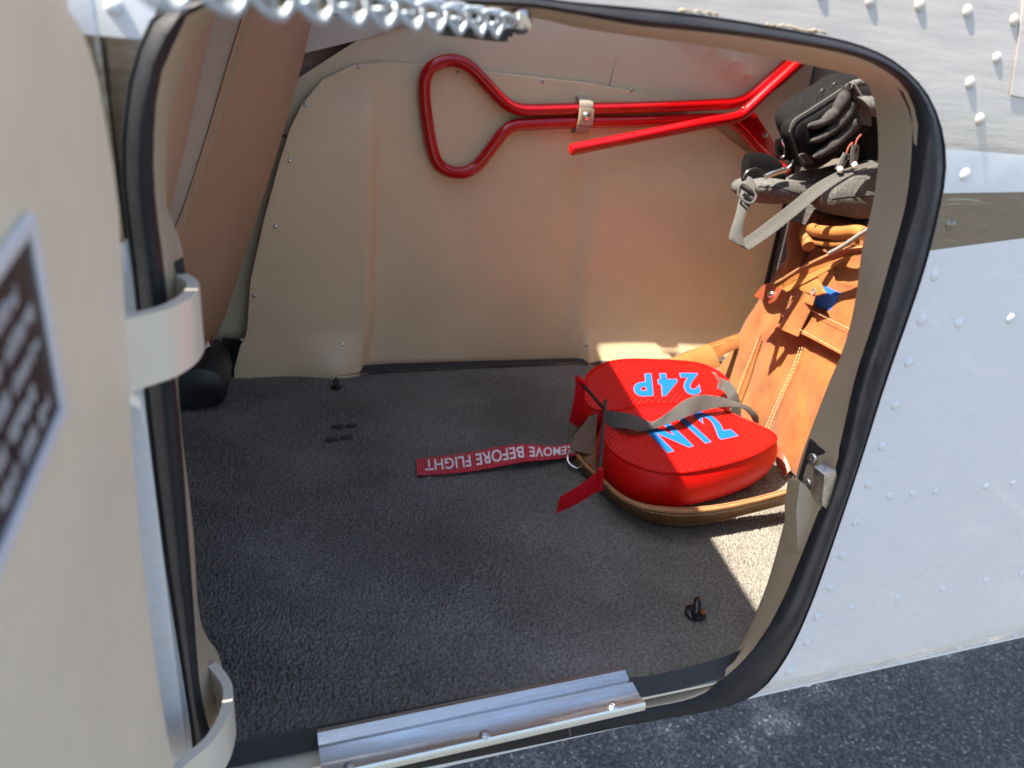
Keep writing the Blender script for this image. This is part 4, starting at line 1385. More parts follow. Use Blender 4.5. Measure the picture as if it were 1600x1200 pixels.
def decal(name, me, fn, m, parent, cuts=True):
    """bend flat lettering onto a surface through fn(u, v) -> point"""
    bm = bmesh.new()
    bm.from_mesh(me)
    bmesh.ops.triangulate(bm, faces=bm.faces)
    if cuts:
        for k in range(2):
            long = [e for e in bm.edges if e.calc_length() > 0.16]
            if long:
                bmesh.ops.subdivide_edges(bm, edges=long, cuts=1)
        bmesh.ops.triangulate(bm, faces=bm.faces)
    for v in bm.verts:
        v.co = fn(v.co.x, v.co.y)
    me2 = bpy.data.meshes.new(name)
    bm.to_mesh(me2)
    bm.free()
    me2.materials.append(m)
    return link_mesh(name, me2, None, parent)


def on_pad(bvh, O, U, Vv, lift, wid):
    O, U, Vv = Vector(O), Vector(U), Vector(Vv)
    n = U.cross(Vv).normalized()
    if n.z < 0:
        n = -n

    def fn(u, v):
        p = O + U * (u / wid) + Vv * (v / 0.70)
        hit = bvh.ray_cast(p + n * 0.08, -n)
        if hit[0] is None:
            return p
        return hit[0] + n * lift
    return fn


def letter_box(me):
    xs_ = [v.co.x for v in me.vertices]
    return min(xs_), max(xs_)


plug = thing('cowl_plug', 'front red foam cowl plug lettered N12 in light blue', 'cowl plug', (0.57, 0.34, 0.0), 'red cowl plugs')
out_low = [(p[0], p[1]) for p in [(0.4481, 0.3846, 0.0640), (0.4355, 0.3559, 0.0640), (0.4299, 0.3260, 0.0640), (0.4384, 0.2905, 0.0640), (0.4595, 0.2658, 0.0640), (0.4874, 0.2547, 0.0640), (0.5313, 0.2570, 0.0640), (0.5782, 0.2659, 0.0640), (0.6263, 0.2807, 0.0640), (0.6705, 0.3031, 0.0640), (0.6878, 0.3159, 0.0640), (0.6932, 0.3288, 0.0640), (0.6920, 0.3452, 0.0640), (0.6849, 0.3649, 0.0640), (0.6730, 0.3902, 0.0640), (0.6602, 0.4118, 0.0640), (0.6214, 0.4374, 0.0640), (0.5484, 0.4469, 0.0640), (0.4854, 0.4287, 0.0640), (0.4606, 0.4070, 0.0640)]]
bv = pad(plug, out_low, 0.004, 0.064, 0.004)
t1 = text_mesh('N12', 0.035, 1.25)
lo_x, hi_x = letter_box(t1)
O = Vector((0.4992, 0.3026, 0.0670))
E_ = Vector((0.6291, 0.3307, 0.0670))
Tp = Vector((0.5613, 0.3931, 0.0670)) - Vector((0.5601, 0.3165, 0.0670))
fn = on_pad(bv, O, (E_ - O), Tp, 0.0011, hi_x - lo_x)
fb = on_pad(bv, O, (E_ - O), Tp, 0.0006, hi_x - lo_x)
decal('lettering', t1, lambda u, v: fn(u - lo_x, v), BLUEINK, plug)
decal('letter_border', text_mesh('N12', 0.05, 1.25), lambda u, v: fb(u - lo_x, v), PALEINK, plug)
# handle loop patch sewn to the top
slab('sewn_tab', [(0.4744, 0.3759, 0.0665), (0.4847, 0.3764, 0.0665), (0.4774, 0.3449, 0.0665), (0.4656, 0.3411, 0.0665)], 0.0015, REDVINYL, plug, bevel=0.0004)

plug2 = thing('cowl_plug', 'rear red foam cowl plug lettered 24P upside down in light blue', 'cowl plug', (0.58, 0.47, 0.0), 'red cowl plugs')
tl = Matrix.Translation((0.58, 0.445, 0.055)) @ Matrix.Rotation(math.radians(10), 4, 'X') @ Matrix.Translation((-0.58, -0.445, -0.055))
out_up = [(0.462, 0.452), (0.460, 0.480), (0.478, 0.525), (0.512, 0.560), (0.565, 0.580), (0.640, 0.575), (0.705, 0.560), (0.730, 0.530), (0.724, 0.485), (0.695, 0.452), (0.640, 0.445), (0.58, 0.444), (0.50, 0.445)]
bv2 = pad(plug2, out_up, 0.006, 0.060, 0.005, tl)
t2 = text_mesh('24P', 0.035, 1.3)
lo2, hi2 = letter_box(t2)


def plane_at(px_point, bvh):
    """where the sight line of a measured point meets the plug's top"""
    o = Vector((0, -0.42, 0.51))
    d = (Vector(px_point) - o).normalized()
    h = bvh.ray_cast(o, d)
    return h[0] if h[0] else Vector(px_point)


O = plane_at((0.6668, 0.5014, 0.0850), bv2)
E_ = plane_at((0.5534, 0.5085, 0.0850), bv2)
Q = plane_at((0.5411, 0.4325, 0.0850), bv2)
Q0 = plane_at((0.5773, 0.5059, 0.0850), bv2)
fn2 = on_pad(bv2, O, (E_ - O), (Q - Q0), 0.0011, hi2 - lo2)
fb2 = on_pad(bv2, O, (E_ - O), (Q - Q0), 0.0006, hi2 - lo2)
decal('lettering', t2, lambda u, v: fn2(u - lo2, v), BLUEINK, plug2)
decal('letter_border', text_mesh('24P', 0.05, 1.3), lambda u, v: fb2(u - lo2, v), PALEINK, plug2)


def flag(root, p0, p1, quad):
    """thin black rod with a red vinyl flag folded round its tip"""
    a, b = Vector(p0), Vector(p1)
    tube('flag_rod', [a.lerp(b, i / 8) for i in range(9)], 0.0026, BLACK, root, 10)
    q = [Vector(x) for x in quad]
    tube('flag_sleeve', [q[0].lerp(q[1], i / 4) for i in range(5)], 0.0042, REDFLAG, root, 10)
    ribbon('flag', [q[0], q[0].lerp(q[3], 0.5) + Vector((0, -0.003, 0)), q[3]], [q[1], q[1].lerp(q[2], 0.5) + Vector((0, -0.003, 0)), q[2]], 0.0016, REDFLAG, root, n=12, across=4)


flag(plug2, (0.4747, 0.4300, 0.0630), (0.4352, 0.4500, 0.1055), [(0.4271, 0.4500, 0.1130), (0.4430, 0.4500, 0.1011), (0.4416, 0.4500, 0.0310), (0.4244, 0.4500, 0.0429)])
flag(plug, (0.4409, 0.3800, 0.1083), (0.3903, 0.2750, 0.0645), [(0.3892, 0.2720, 0.0682), (0.3930, 0.2720, 0.0381), (0.3374, 0.2720, 0.0097), (0.3395, 0.2720, 0.0338)])

# black webbing strap joining the plugs
web = thing('webbing_strap', 'black webbing strap looping across the two red cowl plugs', 'strap', (0.55, 0.40, 0.06))
sa = [(0.4578, 0.4100, 0.0780), (0.4780, 0.3887, 0.0830), (0.4981, 0.3778, 0.0800), (0.5105, 0.3660, 0.0780), (0.5316, 0.3671, 0.0880), (0.5762, 0.3950, 0.0931), (0.6111, 0.4050, 0.0958), (0.6497, 0.4100, 0.0881), (0.6850, 0.4150, 0.0751), (0.7137, 0.4150, 0.0645), (0.7344, 0.4150, 0.0453), (0.7439, 0.4200, 0.0193)]
sb = [(0.4549, 0.3950, 0.0582), (0.4622, 0.3553, 0.0770), (0.4833, 0.3476, 0.0745), (0.5033, 0.3513, 0.0740), (0.5213, 0.3526, 0.0780), (0.5526, 0.3561, 0.0850), (0.5994, 0.3850, 0.0778), (0.6366, 0.3920, 0.0794), (0.6680, 0.4000, 0.0746), (0.6981, 0.4080, 0.0645), (0.7203, 0.4100, 0.0443), (0.7395, 0.4200, 0.0173)]
ribbon('strap_run', sa, sb, 0.002, WEBBLACK, web, n=90, across=5)
sa = [(0.6884, 0.4700, 0.0919), (0.6967, 0.4550, 0.0903), (0.7004, 0.4400, 0.0824), (0.7040, 0.4300, 0.0691), (0.7036, 0.4200, 0.0528)]
sb = [(0.6792, 0.4600, 0.0778), (0.6806, 0.4450, 0.0801), (0.6798, 0.4300, 0.0760), (0.6807, 0.4200, 0.0642), (0.6919, 0.4150, 0.0482)]
ribbon('strap_return', sa, sb, 0.002, WEBBLACK, web, n=30, across=5)
slab('sewn_label', [(0.6605, 0.4550, 0.1084), (0.6678, 0.4550, 0.1070), (0.6932, 0.4550, 0.0805), (0.6906, 0.4550, 0.0761)], 0.001, PAPER, web)

# ------------------------------------------------------------------ REMOVE BEFORE FLIGHT streamer
stream = thing('streamer', 'red ribbed webbing streamer lettered REMOVE BEFORE FLIGHT lying on the carpet', 'streamer', (0.32, 0.43, 0.0))
ea = [(0.1956, 0.4444, 0.0030), (0.2418, 0.4461, 0.0030), (0.2803, 0.4494, 0.0040), (0.3180, 0.4478, 0.0100), (0.3456, 0.4384, 0.0170), (0.3774, 0.4351, 0.0140), (0.4100, 0.4393, 0.0090), (0.4449, 0.4478, 0.0080)]
eb = [(0.1884, 0.4005, 0.0030), (0.2318, 0.3981, 0.0030), (0.2712, 0.4000, 0.0030), (0.3126, 0.4003, 0.0070), (0.3435, 0.3955, 0.0130), (0.3696, 0.4001, 0.0100), (0.4007, 0.4077, 0.0060), (0.4299, 0.4124, 0.0060)]
ribbon('ribbon', ea, eb, 0.0022, REDRIB, stream, n=100, across=6)
sea, seb = spline(ea, 161), spline(eb, 161)
tm = text_mesh('REMOVE BEFORE FLIGHT', 0.02, 1.05)
l0, l1 = letter_box(tm)


def on_ribbon(u, v):
    f = (u - l0) / (l1 - l0)
    s = (1 - f) * 0.955 + f * 0.045          # reading runs right to left in the picture: the text lies upside down
    i = min(159, max(0, int(s * 160)))
    t = s * 160 - i
    A_ = sea[i].lerp(sea[i + 1], t)
    B_ = seb[i].lerp(seb[i + 1], t)
    k = 0.20 + 0.60 * (v / 0.70)             # letters stand with their heads toward the sill
    w = B_ - A_
    n = (sea[i + 1] - sea[i]).cross(w).normalized()
    if n.z < 0:
        n = -n
    return A_ + w * k + n * 0.0017


decal('lettering', tm, on_ribbon, WHITEINK, stream)

# ------------------------------------------------------------------ the tan leather bag
bag = thing('leather_bag', 'tan suede leather holdall slumped against the aft bulkhead', 'bag', (0.85, 0.45, 0))
BA, BB, BC = Vector((0.80, 0.624, 0)), Vector((0.73, 0.30, 0)), Vector((0.88, 0.58, 0.32))
BN = (BB - BA).cross(BC - BA).normalized()
if BN.x > 0:
    BN = -BN
loops = []
for k in range(48):
    z = 0.34 * k / 47
    f = z / 0.32
    # face edge leans back as it rises; the far end tapers in
    a = BA + (BC - BA) * f
    b = BB + (BC - BA) * f + Vector((0.0, -0.10 + 0.03 * f, 0)) + Vector((-0.02, 0, 0))
    bulge = 0.012 * math.sin(math.pi * min(1, f))
    pts = []
    for i in range(13):
        p = a.lerp(b, i / 12) + BN * (bulge * math.sin(math.pi * i / 12))
        pts.append(p)
    pts += [b + Vector((0.03, -0.02, 0)), b + Vector((0.14, -0.005, 0)), b + Vector((0.19, 0.03, 0))]
    lim = 0.985
    pts += [Vector((lim, 0.36, z)), Vector((lim, 0.55, z)), Vector((lim, 0.66 + 0.02 * (1 - f), z)), a + Vector((0.06, 0.055 - 0.02 * f, 0)), a + Vector((0.015, 0.030 - 0.01 * f, 0))]
    L_ = spline([(min(q_.x, 0.985), q_.y, 0) for q_ in pts], 160, True)
    out = []
    for q_ in L_:
        fold = noise.noise(Vector((q_.x * 9 + z * 6, q_.y * 26 - z * 12, z * 3)))
        d = noise.noise(Vector((q_.x * 16, q_.y * 16, z * 10))) * 0.006 + noise.noise(Vector((q_.x * 45, q_.y * 45, z * 26))) * 0.0026 + (abs(fold) ** 0.6 - 0.5) * 0.010 * min(1, f * 1.5)
        out.append(Vector((min(q_.x, 0.988), q_.y, z)) + BN * d)
    loops.append(out)
body = loft('bag_body', loops, LEATHER, bag, sharp=0)
# piped seams with cream stitching
for run in ([(0.8035, 0.5413, 0.1296), (0.7926, 0.5366, 0.0941), (0.7822, 0.5318, 0.0607), (0.7714, 0.5234, 0.0286)], [(0.7839, 0.4204, 0.1605), (0.7735, 0.4133, 0.1286), (0.7628, 0.4107, 0.0923), (0.7519, 0.4080, 0.0554), (0.7438, 0.4039, 0.0299)], [(0.7833, 0.4145, 0.1628), (0.7729, 0.4075, 0.1310), (0.7622, 0.4048, 0.0950), (0.7510, 0.4013, 0.0576), (0.7431, 0.3972, 0.0322)]):
    stitches('stitching', run, BN, STITCH, bag, 0.0055, 0.004, 0.0006)
for p0 in ([(0.8052, 0.5401, 0.1347), (0.7933, 0.5318, 0.0984), (0.7821, 0.5253, 0.0635), (0.7709, 0.5187, 0.0284)], ):
    tube('seam_ridge', spline(p0, 24), 0.0016, LEATHER, bag, 8)
# outside pocket flap, standing off the body, with stitched hems
fa = [(0.8104, 0.4972, 0.2185), (0.7988, 0.4430, 0.2190), (0.7886, 0.3919, 0.2219), (0.7761, 0.3275, 0.2271)]
fb_ = [(0.7922, 0.4897, 0.1746), (0.7818, 0.4331, 0.1811), (0.7715, 0.3787, 0.1861), (0.7577, 0.3082, 0.1914)]
ribbon('pocket_flap', fa, fb_, 0.004, LEATHER, bag, n=30, across=6, bow=0.004)
stitches('stitching', [(0.7976, 0.4778, 0.2182), (0.7875, 0.4294, 0.2195), (0.7775, 0.3792, 0.2225), (0.7656, 0.3183, 0.2269)], BN, STITCH, bag, 0.005, 0.0036, 0.0005)
stitches('stitching', [(0.7855, 0.4763, 0.1837), (0.7763, 0.4275, 0.1884), (0.7661, 0.3749, 0.1927), (0.7532, 0.3100, 0.1965)], BN, STITCH, bag, 0.005, 0.0036, 0.0005)
# belt keeper running down the front under the flap
ribbon('belt_keeper', [(0.7990, 0.4770, 0.2238), (0.7939, 0.4763, 0.2061), (0.7878, 0.4749, 0.1852), (0.7840, 0.4734, 0.1729)], [(0.7876, 0.4205, 0.2264), (0.7830, 0.4204, 0.2103), (0.7773, 0.4203, 0.1899), (0.7737, 0.4188, 0.1782)], 0.004, LEATHER, bag, n=20, across=6, bow=0.012)
# upper gusset folds
ribbon('gusset_fold', [(0.8738, 0.6161, 0.3156), (0.8640, 0.6027, 0.2907), (0.8503, 0.5736, 0.2644), (0.8386, 0.5562, 0.2358)], [(0.8524, 0.5476, 0.3221), (0.8395, 0.5266, 0.2921), (0.8321, 0.5168, 0.2735), (0.8251, 0.5198, 0.2460)], 0.004, LEATHER, bag, n=20, across=5, bow=0.008)
ribbon('gusset_fold', [(0.8599, 0.5497, 0.2868), (0.8524, 0.5396, 0.2677), (0.8440, 0.5340, 0.2421), (0.8347, 0.5215, 0.2184)], [(0.8398, 0.4810, 0.2982), (0.8278, 0.4465, 0.2818), (0.8172, 0.4207, 0.2642), (0.8089, 0.3993, 0.2509)], 0.004, LEATHER, bag, n=20, across=5, bow=0.004)
ribbon('gusset_fold', [(0.8289, 0.4744, 0.2568), (0.8214, 0.4319, 0.2629), (0.8104, 0.3697, 0.2715)], [(0.8173, 0.4369, 0.2443), (0.8106, 0.4003, 0.2486), (0.8027, 0.3550, 0.2552)], 0.004, LEATHER, bag, n=14, across=4, bow=0.003)
# rolled handle and its stitched lower run
hp = [Vector(p) for p in [(0.7996, 0.4736, 0.3044), (0.8058, 0.4905, 0.3135), (0.8105, 0.5010, 0.3221), (0.8099, 0.4918, 0.3272), (0.8043, 0.4628, 0.3296), (0.7971, 0.4191, 0.3374), (0.7918, 0.3814, 0.3476), (0.7875, 0.3603, 0.3487)]]
tube('rolled_handle', spline(hp, 40), 0.0095, LEATHERPALE, bag, 12)
ribbon('handle_skirt', [(0.8074, 0.4868, 0.3144), (0.8004, 0.4495, 0.3181), (0.7940, 0.4088, 0.3267), (0.7892, 0.3705, 0.3393)], [(0.8065, 0.4816, 0.3076), (0.8002, 0.4470, 0.3119), (0.7939, 0.4065, 0.3207), (0.7889, 0.3676, 0.3328)], 0.003, LEATHERPALE, bag, n=20, across=3)
# strap handle with snap tab
ha = [(0.7760, 0.5194, 0.2226), (0.7757, 0.4858, 0.2473), (0.7761, 0.4536, 0.2736), (0.7750, 0.4130, 0.3010), (0.7729, 0.3758, 0.3225), (0.7678, 0.3343, 0.3362)]
hb = [(0.7731, 0.4702, 0.2313), (0.7728, 0.4460, 0.2488), (0.7724, 0.4185, 0.2688), (0.7727, 0.3897, 0.2921), (0.7738, 0.3680, 0.3127), (0.7706, 0.3322, 0.3289)]
ribbon('strap_handle', ha, hb, 0.006, LEATHERPALE, bag, n=40, across=6, bow=0.005)
tube('handle_edge', spline([Vector(p) + BN * 0.002 for p in ha], 40), 0.0022, LEATHEREDGE, bag, 8)
stitches('stitching', [Vector(p).lerp(Vector(q_), 0.18) + BN * 0.0062 for p, q_ in zip(ha, hb)], BN, STITCH, bag, 0.0052, 0.0036, 0.0005)
slab('snap_tab', [(0.7710, 0.5181, 0.2283), (0.7703, 0.5037, 0.2368), (0.7600, 0.4520, 0.2400), (0.7568, 0.4514, 0.2290), (0.7566, 0.4730, 0.2118), (0.7601, 0.4916, 0.2100), (0.7673, 0.5289, 0.2067)], 0.004, LEATHERED, bag, direction=BN, bevel=0.001)
put('snap', SNAP, Vector((0.7569, 0.4804, 0.2262)), BN, bag, 0.85)
slab('hasp_leaf', [(0.7804, 0.4593, 0.2469), (0.7797, 0.4207, 0.2740), (0.7746, 0.4032, 0.2693), (0.7661, 0.3772, 0.2590), (0.7672, 0.3939, 0.2500), (0.7739, 0.4313, 0.2452)], 0.004, LEATHERPALE, bag, direction=BN, bevel=0.001)
put('eyelet', revolve_mesh('eyelet', [(0.006, 0), (0.006, 0.0012), (0.004, 0.0018), (0.003, 0.0004)], DARKTRIM, 14), Vector((0.7655, 0.4030, 0.2539)), BN, bag)
# blue thing poking out of the bag, and the slim grey rod
blue = box('water_bottle', Vector((0.8224, 0.4225, 0.2356)) - Vector((0.02, 0.035, 0.016)), Vector((0.8224, 0.4225, 0.2356)) + Vector((0.05, 0.02, 0.018)), BLUEPLASTIC, None, 0.006)
tag(blue, 'bright blue plastic container peeping out of the leather bag', 'container')
tube('flat_cord', spline([(0.7630, 0.3895, 0.3143), (0.7628, 0.3676, 0.3306), (0.7637, 0.3442, 0.3519), (0.7640, 0.3244, 0.3681)], 20), 0.0034, mat('grey_cord', (0.22, 0.21, 0.19), 0.6), bag, 8)
# leather shoulder strap from the bag's corner along the far wall to the plugs
la = [(0.8157, 0.5484, 0.1523), (0.8134, 0.5671, 0.1376), (0.7932, 0.5878, 0.1174), (0.7589, 0.5998, 0.0993)]
lbb = [(0.8116, 0.5524, 0.1346), (0.8073, 0.5686, 0.1145), (0.7861, 0.5878, 0.0921), (0.7490, 0.5826, 0.0772)]
sh = thing('shoulder_strap', 'long tan leather shoulder strap lying round the red cowl plugs', 'strap', (0.6, 0.3, 0))
ra = [(0.9167, 0.6600, 0.1122), (0.8736, 0.6400, 0.1100), (0.8053, 0.6200, 0.1027), (0.7573, 0.6100, 0.0943), (0.7033, 0.6000, 0.0841), (0.6462, 0.5850, 0.0706)]
rb = [(0.8809, 0.6300, 0.0982), (0.8400, 0.6100, 0.0918), (0.7884, 0.5950, 0.0806), (0.7617, 0.5900, 0.0664), (0.7104, 0.5800, 0.0555), (0.6524, 0.5700, 0.0479)]
ribbon('strap_upper', ra, rb, 0.004, LEATHER, sh, n=30, across=5, bow=0.002)
ribbon('strap_sleeve', [(0.7476, 0.6000, 0.0972), (0.7089, 0.5900, 0.0902), (0.6606, 0.5800, 0.0792), (0.6282, 0.5750, 0.0707)], [(0.7565, 0.5650, 0.0695), (0.7192, 0.5620, 0.0530), (0.6747, 0.5600, 0.0464), (0.6339, 0.5550, 0.0482)], 0.006, LEATHERPALE, sh, n=20, across=5, bow=0.004)
stitches('stitching', [(0.8768, 0.6340, 0.1083), (0.8037, 0.6120, 0.0983), (0.7544, 0.6000, 0.0909)], (-0.5, -0.6, 0.5), STITCH, sh, 0.0055, 0.004, 0.0005)
stitches('stitching', [(0.7428, 0.5960, 0.0952), (0.7068, 0.5860, 0.0883), (0.6586, 0.5760, 0.0774)], (-0.5, -0.6, 0.6), STITCH, sh, 0.0055, 0.004, 0.0005)
# the run that stands on edge round the front plug
tp = [(0.4180, 0.3927, 0.0160), (0.4146, 0.3591, 0.0200), (0.4159, 0.3114, 0.0260), (0.4164, 0.2610, 0.0320), (0.4314, 0.2273, 0.0360), (0.4687, 0.2074, 0.0380), (0.5208, 0.2034, 0.0380), (0.5819, 0.2096, 0.0380), (0.6417, 0.2202, 0.0380)]
bt = [(0.4186, 0.3971, 0.0040), (0.4196, 0.3715, 0.0030), (0.4249, 0.3230, 0.0030), (0.4338, 0.2789, 0.0030), (0.4529, 0.2473, 0.0020), (0.4882, 0.2277, 0.0020), (0.5324, 0.2234, 0.0040), (0.5900, 0.2242, 0.0100), (0.6540, 0.2276, 0.0160)]
ribbon('strap_lower', tp, bt, 0.0055, SHADEBAND, sh, n=70, across=6, bow=0.0)
tp2 = [(Vector(p) + Vector((0.004, 0.010, -0.001))) for p in tp]
bt2 = [(Vector(p) + Vector((0.004, 0.010, 0.004))) for p in bt]
ribbon('strap_lining', tp2, bt2, 0.0045, LEATHEREDGE, sh, n=70, across=4)
tube('strap_edge', spline([Vector(p) + Vector((0, 0.001, 0.0005)) for p in tp], 80), 0.0030, LEATHEREDGE, sh, 8)
for f in (0.16, 0.86):
    stitches('stitching', [Vector(p).lerp(Vector(q_), f) + Vector((-0.001, -0.0032, 0.0004)) for p, q_ in zip(tp, bt)], (-0.3, -0.9, 0.3), STITCH, sh, 0.006, 0.0042, 0.0005)
# flat leather end by the D ring with the brown webbing
slab('strap_end', [(0.4240, 0.4007, 0.0120), (0.4528, 0.4255, 0.0300), (0.4759, 0.4210, 0.0220), (0.4712, 0.3783, 0.0140), (0.4458, 0.3328, 0.0100), (0.4322, 0.3523, 0.0120)], 0.004, SHADEBAND, sh, bevel=0.001)
stitches('stitching', [(0.4297, 0.3852, 0.0160), (0.4480, 0.3790, 0.0220), (0.4567, 0.3646, 0.0190)], (0, -0.3, 1), STITCH, sh, 0.0055, 0.004, 0.0005)
stitches('stitching', [(0.4399, 0.3956, 0.0260), (0.4548, 0.3837, 0.0250), (0.4498, 0.3391, 0.0160)], (0, -0.3, 1), STITCH, sh, 0.0055, 0.004, 0.0005)
ribbon('webbing_end', [(0.4061, 0.4000, 0.0244), (0.4223, 0.4200, 0.0332), (0.4440, 0.4400, 0.0423), (0.4629, 0.4550, 0.0516)], [(0.4398, 0.3900, 0.0166), (0.4513, 0.4100, 0.0278), (0.4610, 0.4300, 0.0376), (0.4676, 0.4450, 0.0530)], 0.0022, WEBBROWN, sh, n=20, across=6)
dr = [Vector(p) for p in [(0.4139, 0.4065, 0.0160), (0.4049, 0.3983, 0.0130), (0.4036, 0.3889, 0.0080), (0.4101, 0.3822, 0.0050), (0.4193, 0.3806, 0.0050), (0.4248, 0.3856, 0.0100), (0.4197, 0.3943, 0.0160)]]
tube('d_ring', spline(dr, 30, True), 0.0022, BRASS, sh, 8, True)
# the end that comes down beside the bag with its snap hook
ribbon('strap_tail', [(0.7395, 0.3700, 0.0233), (0.7301, 0.3400, 0.0250), (0.7246, 0.3100, 0.0111)], [(0.7348, 0.3700, 0.0147), (0.7203, 0.3400, 0.0105), (0.7161, 0.3100, 0.0010)], 0.004, LEATHERED, sh, n=14, across=4)
tube('snap_hook', spline([(0.7357, 0.3600, -0.0068), (0.7317, 0.3450, -0.0079), (0.7293, 0.3300, -0.0067), (0.7287, 0.3200, -0.0073)], 16), 0.0028, BRASS, sh, 8)

# ------------------------------------------------------------------ grey cloth bag under the camera bag
cloth = thing('cloth_bag', 'soft grey felt bag lying on the leather bag', 'bag', (0.8, 0.45, 0.34))


def pillow(name, root, pts_front, back, m, amp=0.004, rows=9, n=60, puff=0.018):
    """stuffed cloth shape: front outline swept back along a vector with rounded ends"""
    ring = spline(pts_front, n, True)
    c = sum(ring, Vector()) / n
    bk = Vector(back)
    loops = []
    for k in range(rows):
        f = k / (rows - 1)
        s = 0.25 + 0.75 * math.sin(math.pi * (0.12 + 0.76 * f)) ** 0.35
        L_ = []
        for p in ring:
            q_ = c + (p - c) * s + bk * f - bk.normalized() * puff * math.sin(math.pi * f) * 0.0
            d = noise.noise(q_ * 26) * amp + noise.noise(q_ * 70) * amp * 0.35
            L_.append(q_ + (p - c).normalized() * d)
        loops.append(L_)
    return loft(name, loops, m, root, sharp=0)


pillow('bag_body', cloth, [(0.6905, 0.4900, 0.3792), (0.6957, 0.4900, 0.3931), (0.7262, 0.4900, 0.4009), (0.7559, 0.4900, 0.3976), (0.7961, 0.4900, 0.4003), (0.8331, 0.4900, 0.4150), (0.8733, 0.4900, 0.4226), (0.9398, 0.4900, 0.4297), (0.9796, 0.4900, 0.3449), (0.9313, 0.4900, 0.3507), (0.8627, 0.4900, 0.3645), (0.8179, 0.4900, 0.3698), (0.7668, 0.4900, 0.3613), (0.7254, 0.4900, 0.3637)], (0.05, 0.16, -0.02), GREYCLOTH, 0.006)
pillow('bag_lobe', cloth, [(0.7989, 0.4600, 0.3681), (0.7946, 0.4600, 0.3885), (0.8099, 0.4600, 0.4056), (0.8405, 0.4600, 0.4198), (0.9102, 0.4600, 0.4287), (0.9473, 0.4600, 0.3504), (0.9049, 0.4600, 0.3443), (0.8417, 0.4600, 0.3475), (0.8123, 0.4600, 0.3563)], (0.04, 0.12, 0), GREYCLOTH, 0.004)
tube('cord_seam', spline([(0.8038, 0.4560, 0.3784), (0.8263, 0.4560, 0.3820), (0.8613, 0.4560, 0.3852), (0.9031, 0.4560, 0.3886)], 20), 0.0012, DARKCLOTH, cloth, 6)
tube('cord_seam', spline([(0.6902, 0.4820, 0.3879), (0.7240, 0.4820, 0.3874), (0.7665, 0.4820, 0.3798)], 20), 0.0010, DARKCLOTH, cloth, 6)
sd = thing('carrying_strap', 'grey webbing carrying strap drooping from the dark bags', 'strap', (0.66, 0.4, 0.36))
wa = [(0.7034, 0.5300, 0.3955), (0.6827, 0.5100, 0.3773), (0.6668, 0.4900, 0.3460), (0.6534, 0.4750, 0.3141), (0.6653, 0.4700, 0.3108), (0.6809, 0.4650, 0.3226), (0.7028, 0.4600, 0.3438), (0.7264, 0.4500, 0.3713), (0.7534, 0.4450, 0.3984), (0.7919, 0.4450, 0.4197), (0.8333, 0.4500, 0.4309), (0.8978, 0.4600, 0.4447)]
wb = [(0.7120, 0.5200, 0.3881), (0.6996, 0.5000, 0.3722), (0.6771, 0.4800, 0.3436), (0.6715, 0.4700, 0.3213), (0.6744, 0.4580, 0.3035), (0.6805, 0.4520, 0.3060), (0.7084, 0.4450, 0.3315), (0.7322, 0.4350, 0.3608), (0.7586, 0.4300, 0.3887), (0.7926, 0.4320, 0.4111), (0.8323, 0.4400, 0.4242), (0.8911, 0.4500, 0.4365)]
ribbon('strap_run', wa, wb, 0.003, WEBGREY, sd, n=100, across=6, bow=0.0015)
for q_, r_ in (((0.6690, 0.4950, 0.3857), (0.6879, 0.4850, 0.3754)), ((0.6740, 0.4920, 0.3755), (0.6859, 0.4820, 0.3667))):
    a, b = Vector(q_), Vector(r_)
    tube('slider_bar', [a, b], 0.0028, BLACKGLOSS, sd, 8)
fr = [(0.6720, 0.4960, 0.3893), (0.6887, 0.4820, 0.3769), (0.6807, 0.4800, 0.3641), (0.6682, 0.4940, 0.3731)]
tube('slider_frame', spline(fr, 30, True), 0.0018, WEBGREY, sd, 6, True)
tube('loose_thread', spline([(0.6776, 0.4600, 0.3049), (0.6823, 0.4600, 0.2955), (0.6877, 0.4600, 0.2879), (0.6909, 0.4600, 0.2802)], 12), 0.0008, STITCH, sd, 6)

# ------------------------------------------------------------------ black camera bag
camb = thing('camera_bag', 'black canvas camera bag with pleated front and two zip pulls on the pile', 'bag', (0.78, 0.45, 0.42))
front = [(0.7423, 0.5100, 0.4650), (0.7452, 0.5100, 0.4785), (0.7673, 0.5100, 0.4959), (0.8036, 0.5100, 0.5196), (0.8284, 0.5100, 0.5363), (0.8491, 0.5100, 0.5415), (0.9384, 0.5100, 0.5480), (0.9897, 0.5100, 0.4373), (0.9300, 0.5100, 0.4225), (0.8726, 0.5100, 0.4236), (0.8255, 0.5100, 0.4174), (0.7940, 0.5100, 0.4102), (0.7772, 0.5100, 0.4188), (0.7619, 0.5100, 0.4383)]
pillow('bag_body', camb, front, (0.06, 0.14, 0.02), DARKCLOTH, 0.002, puff=0.0)
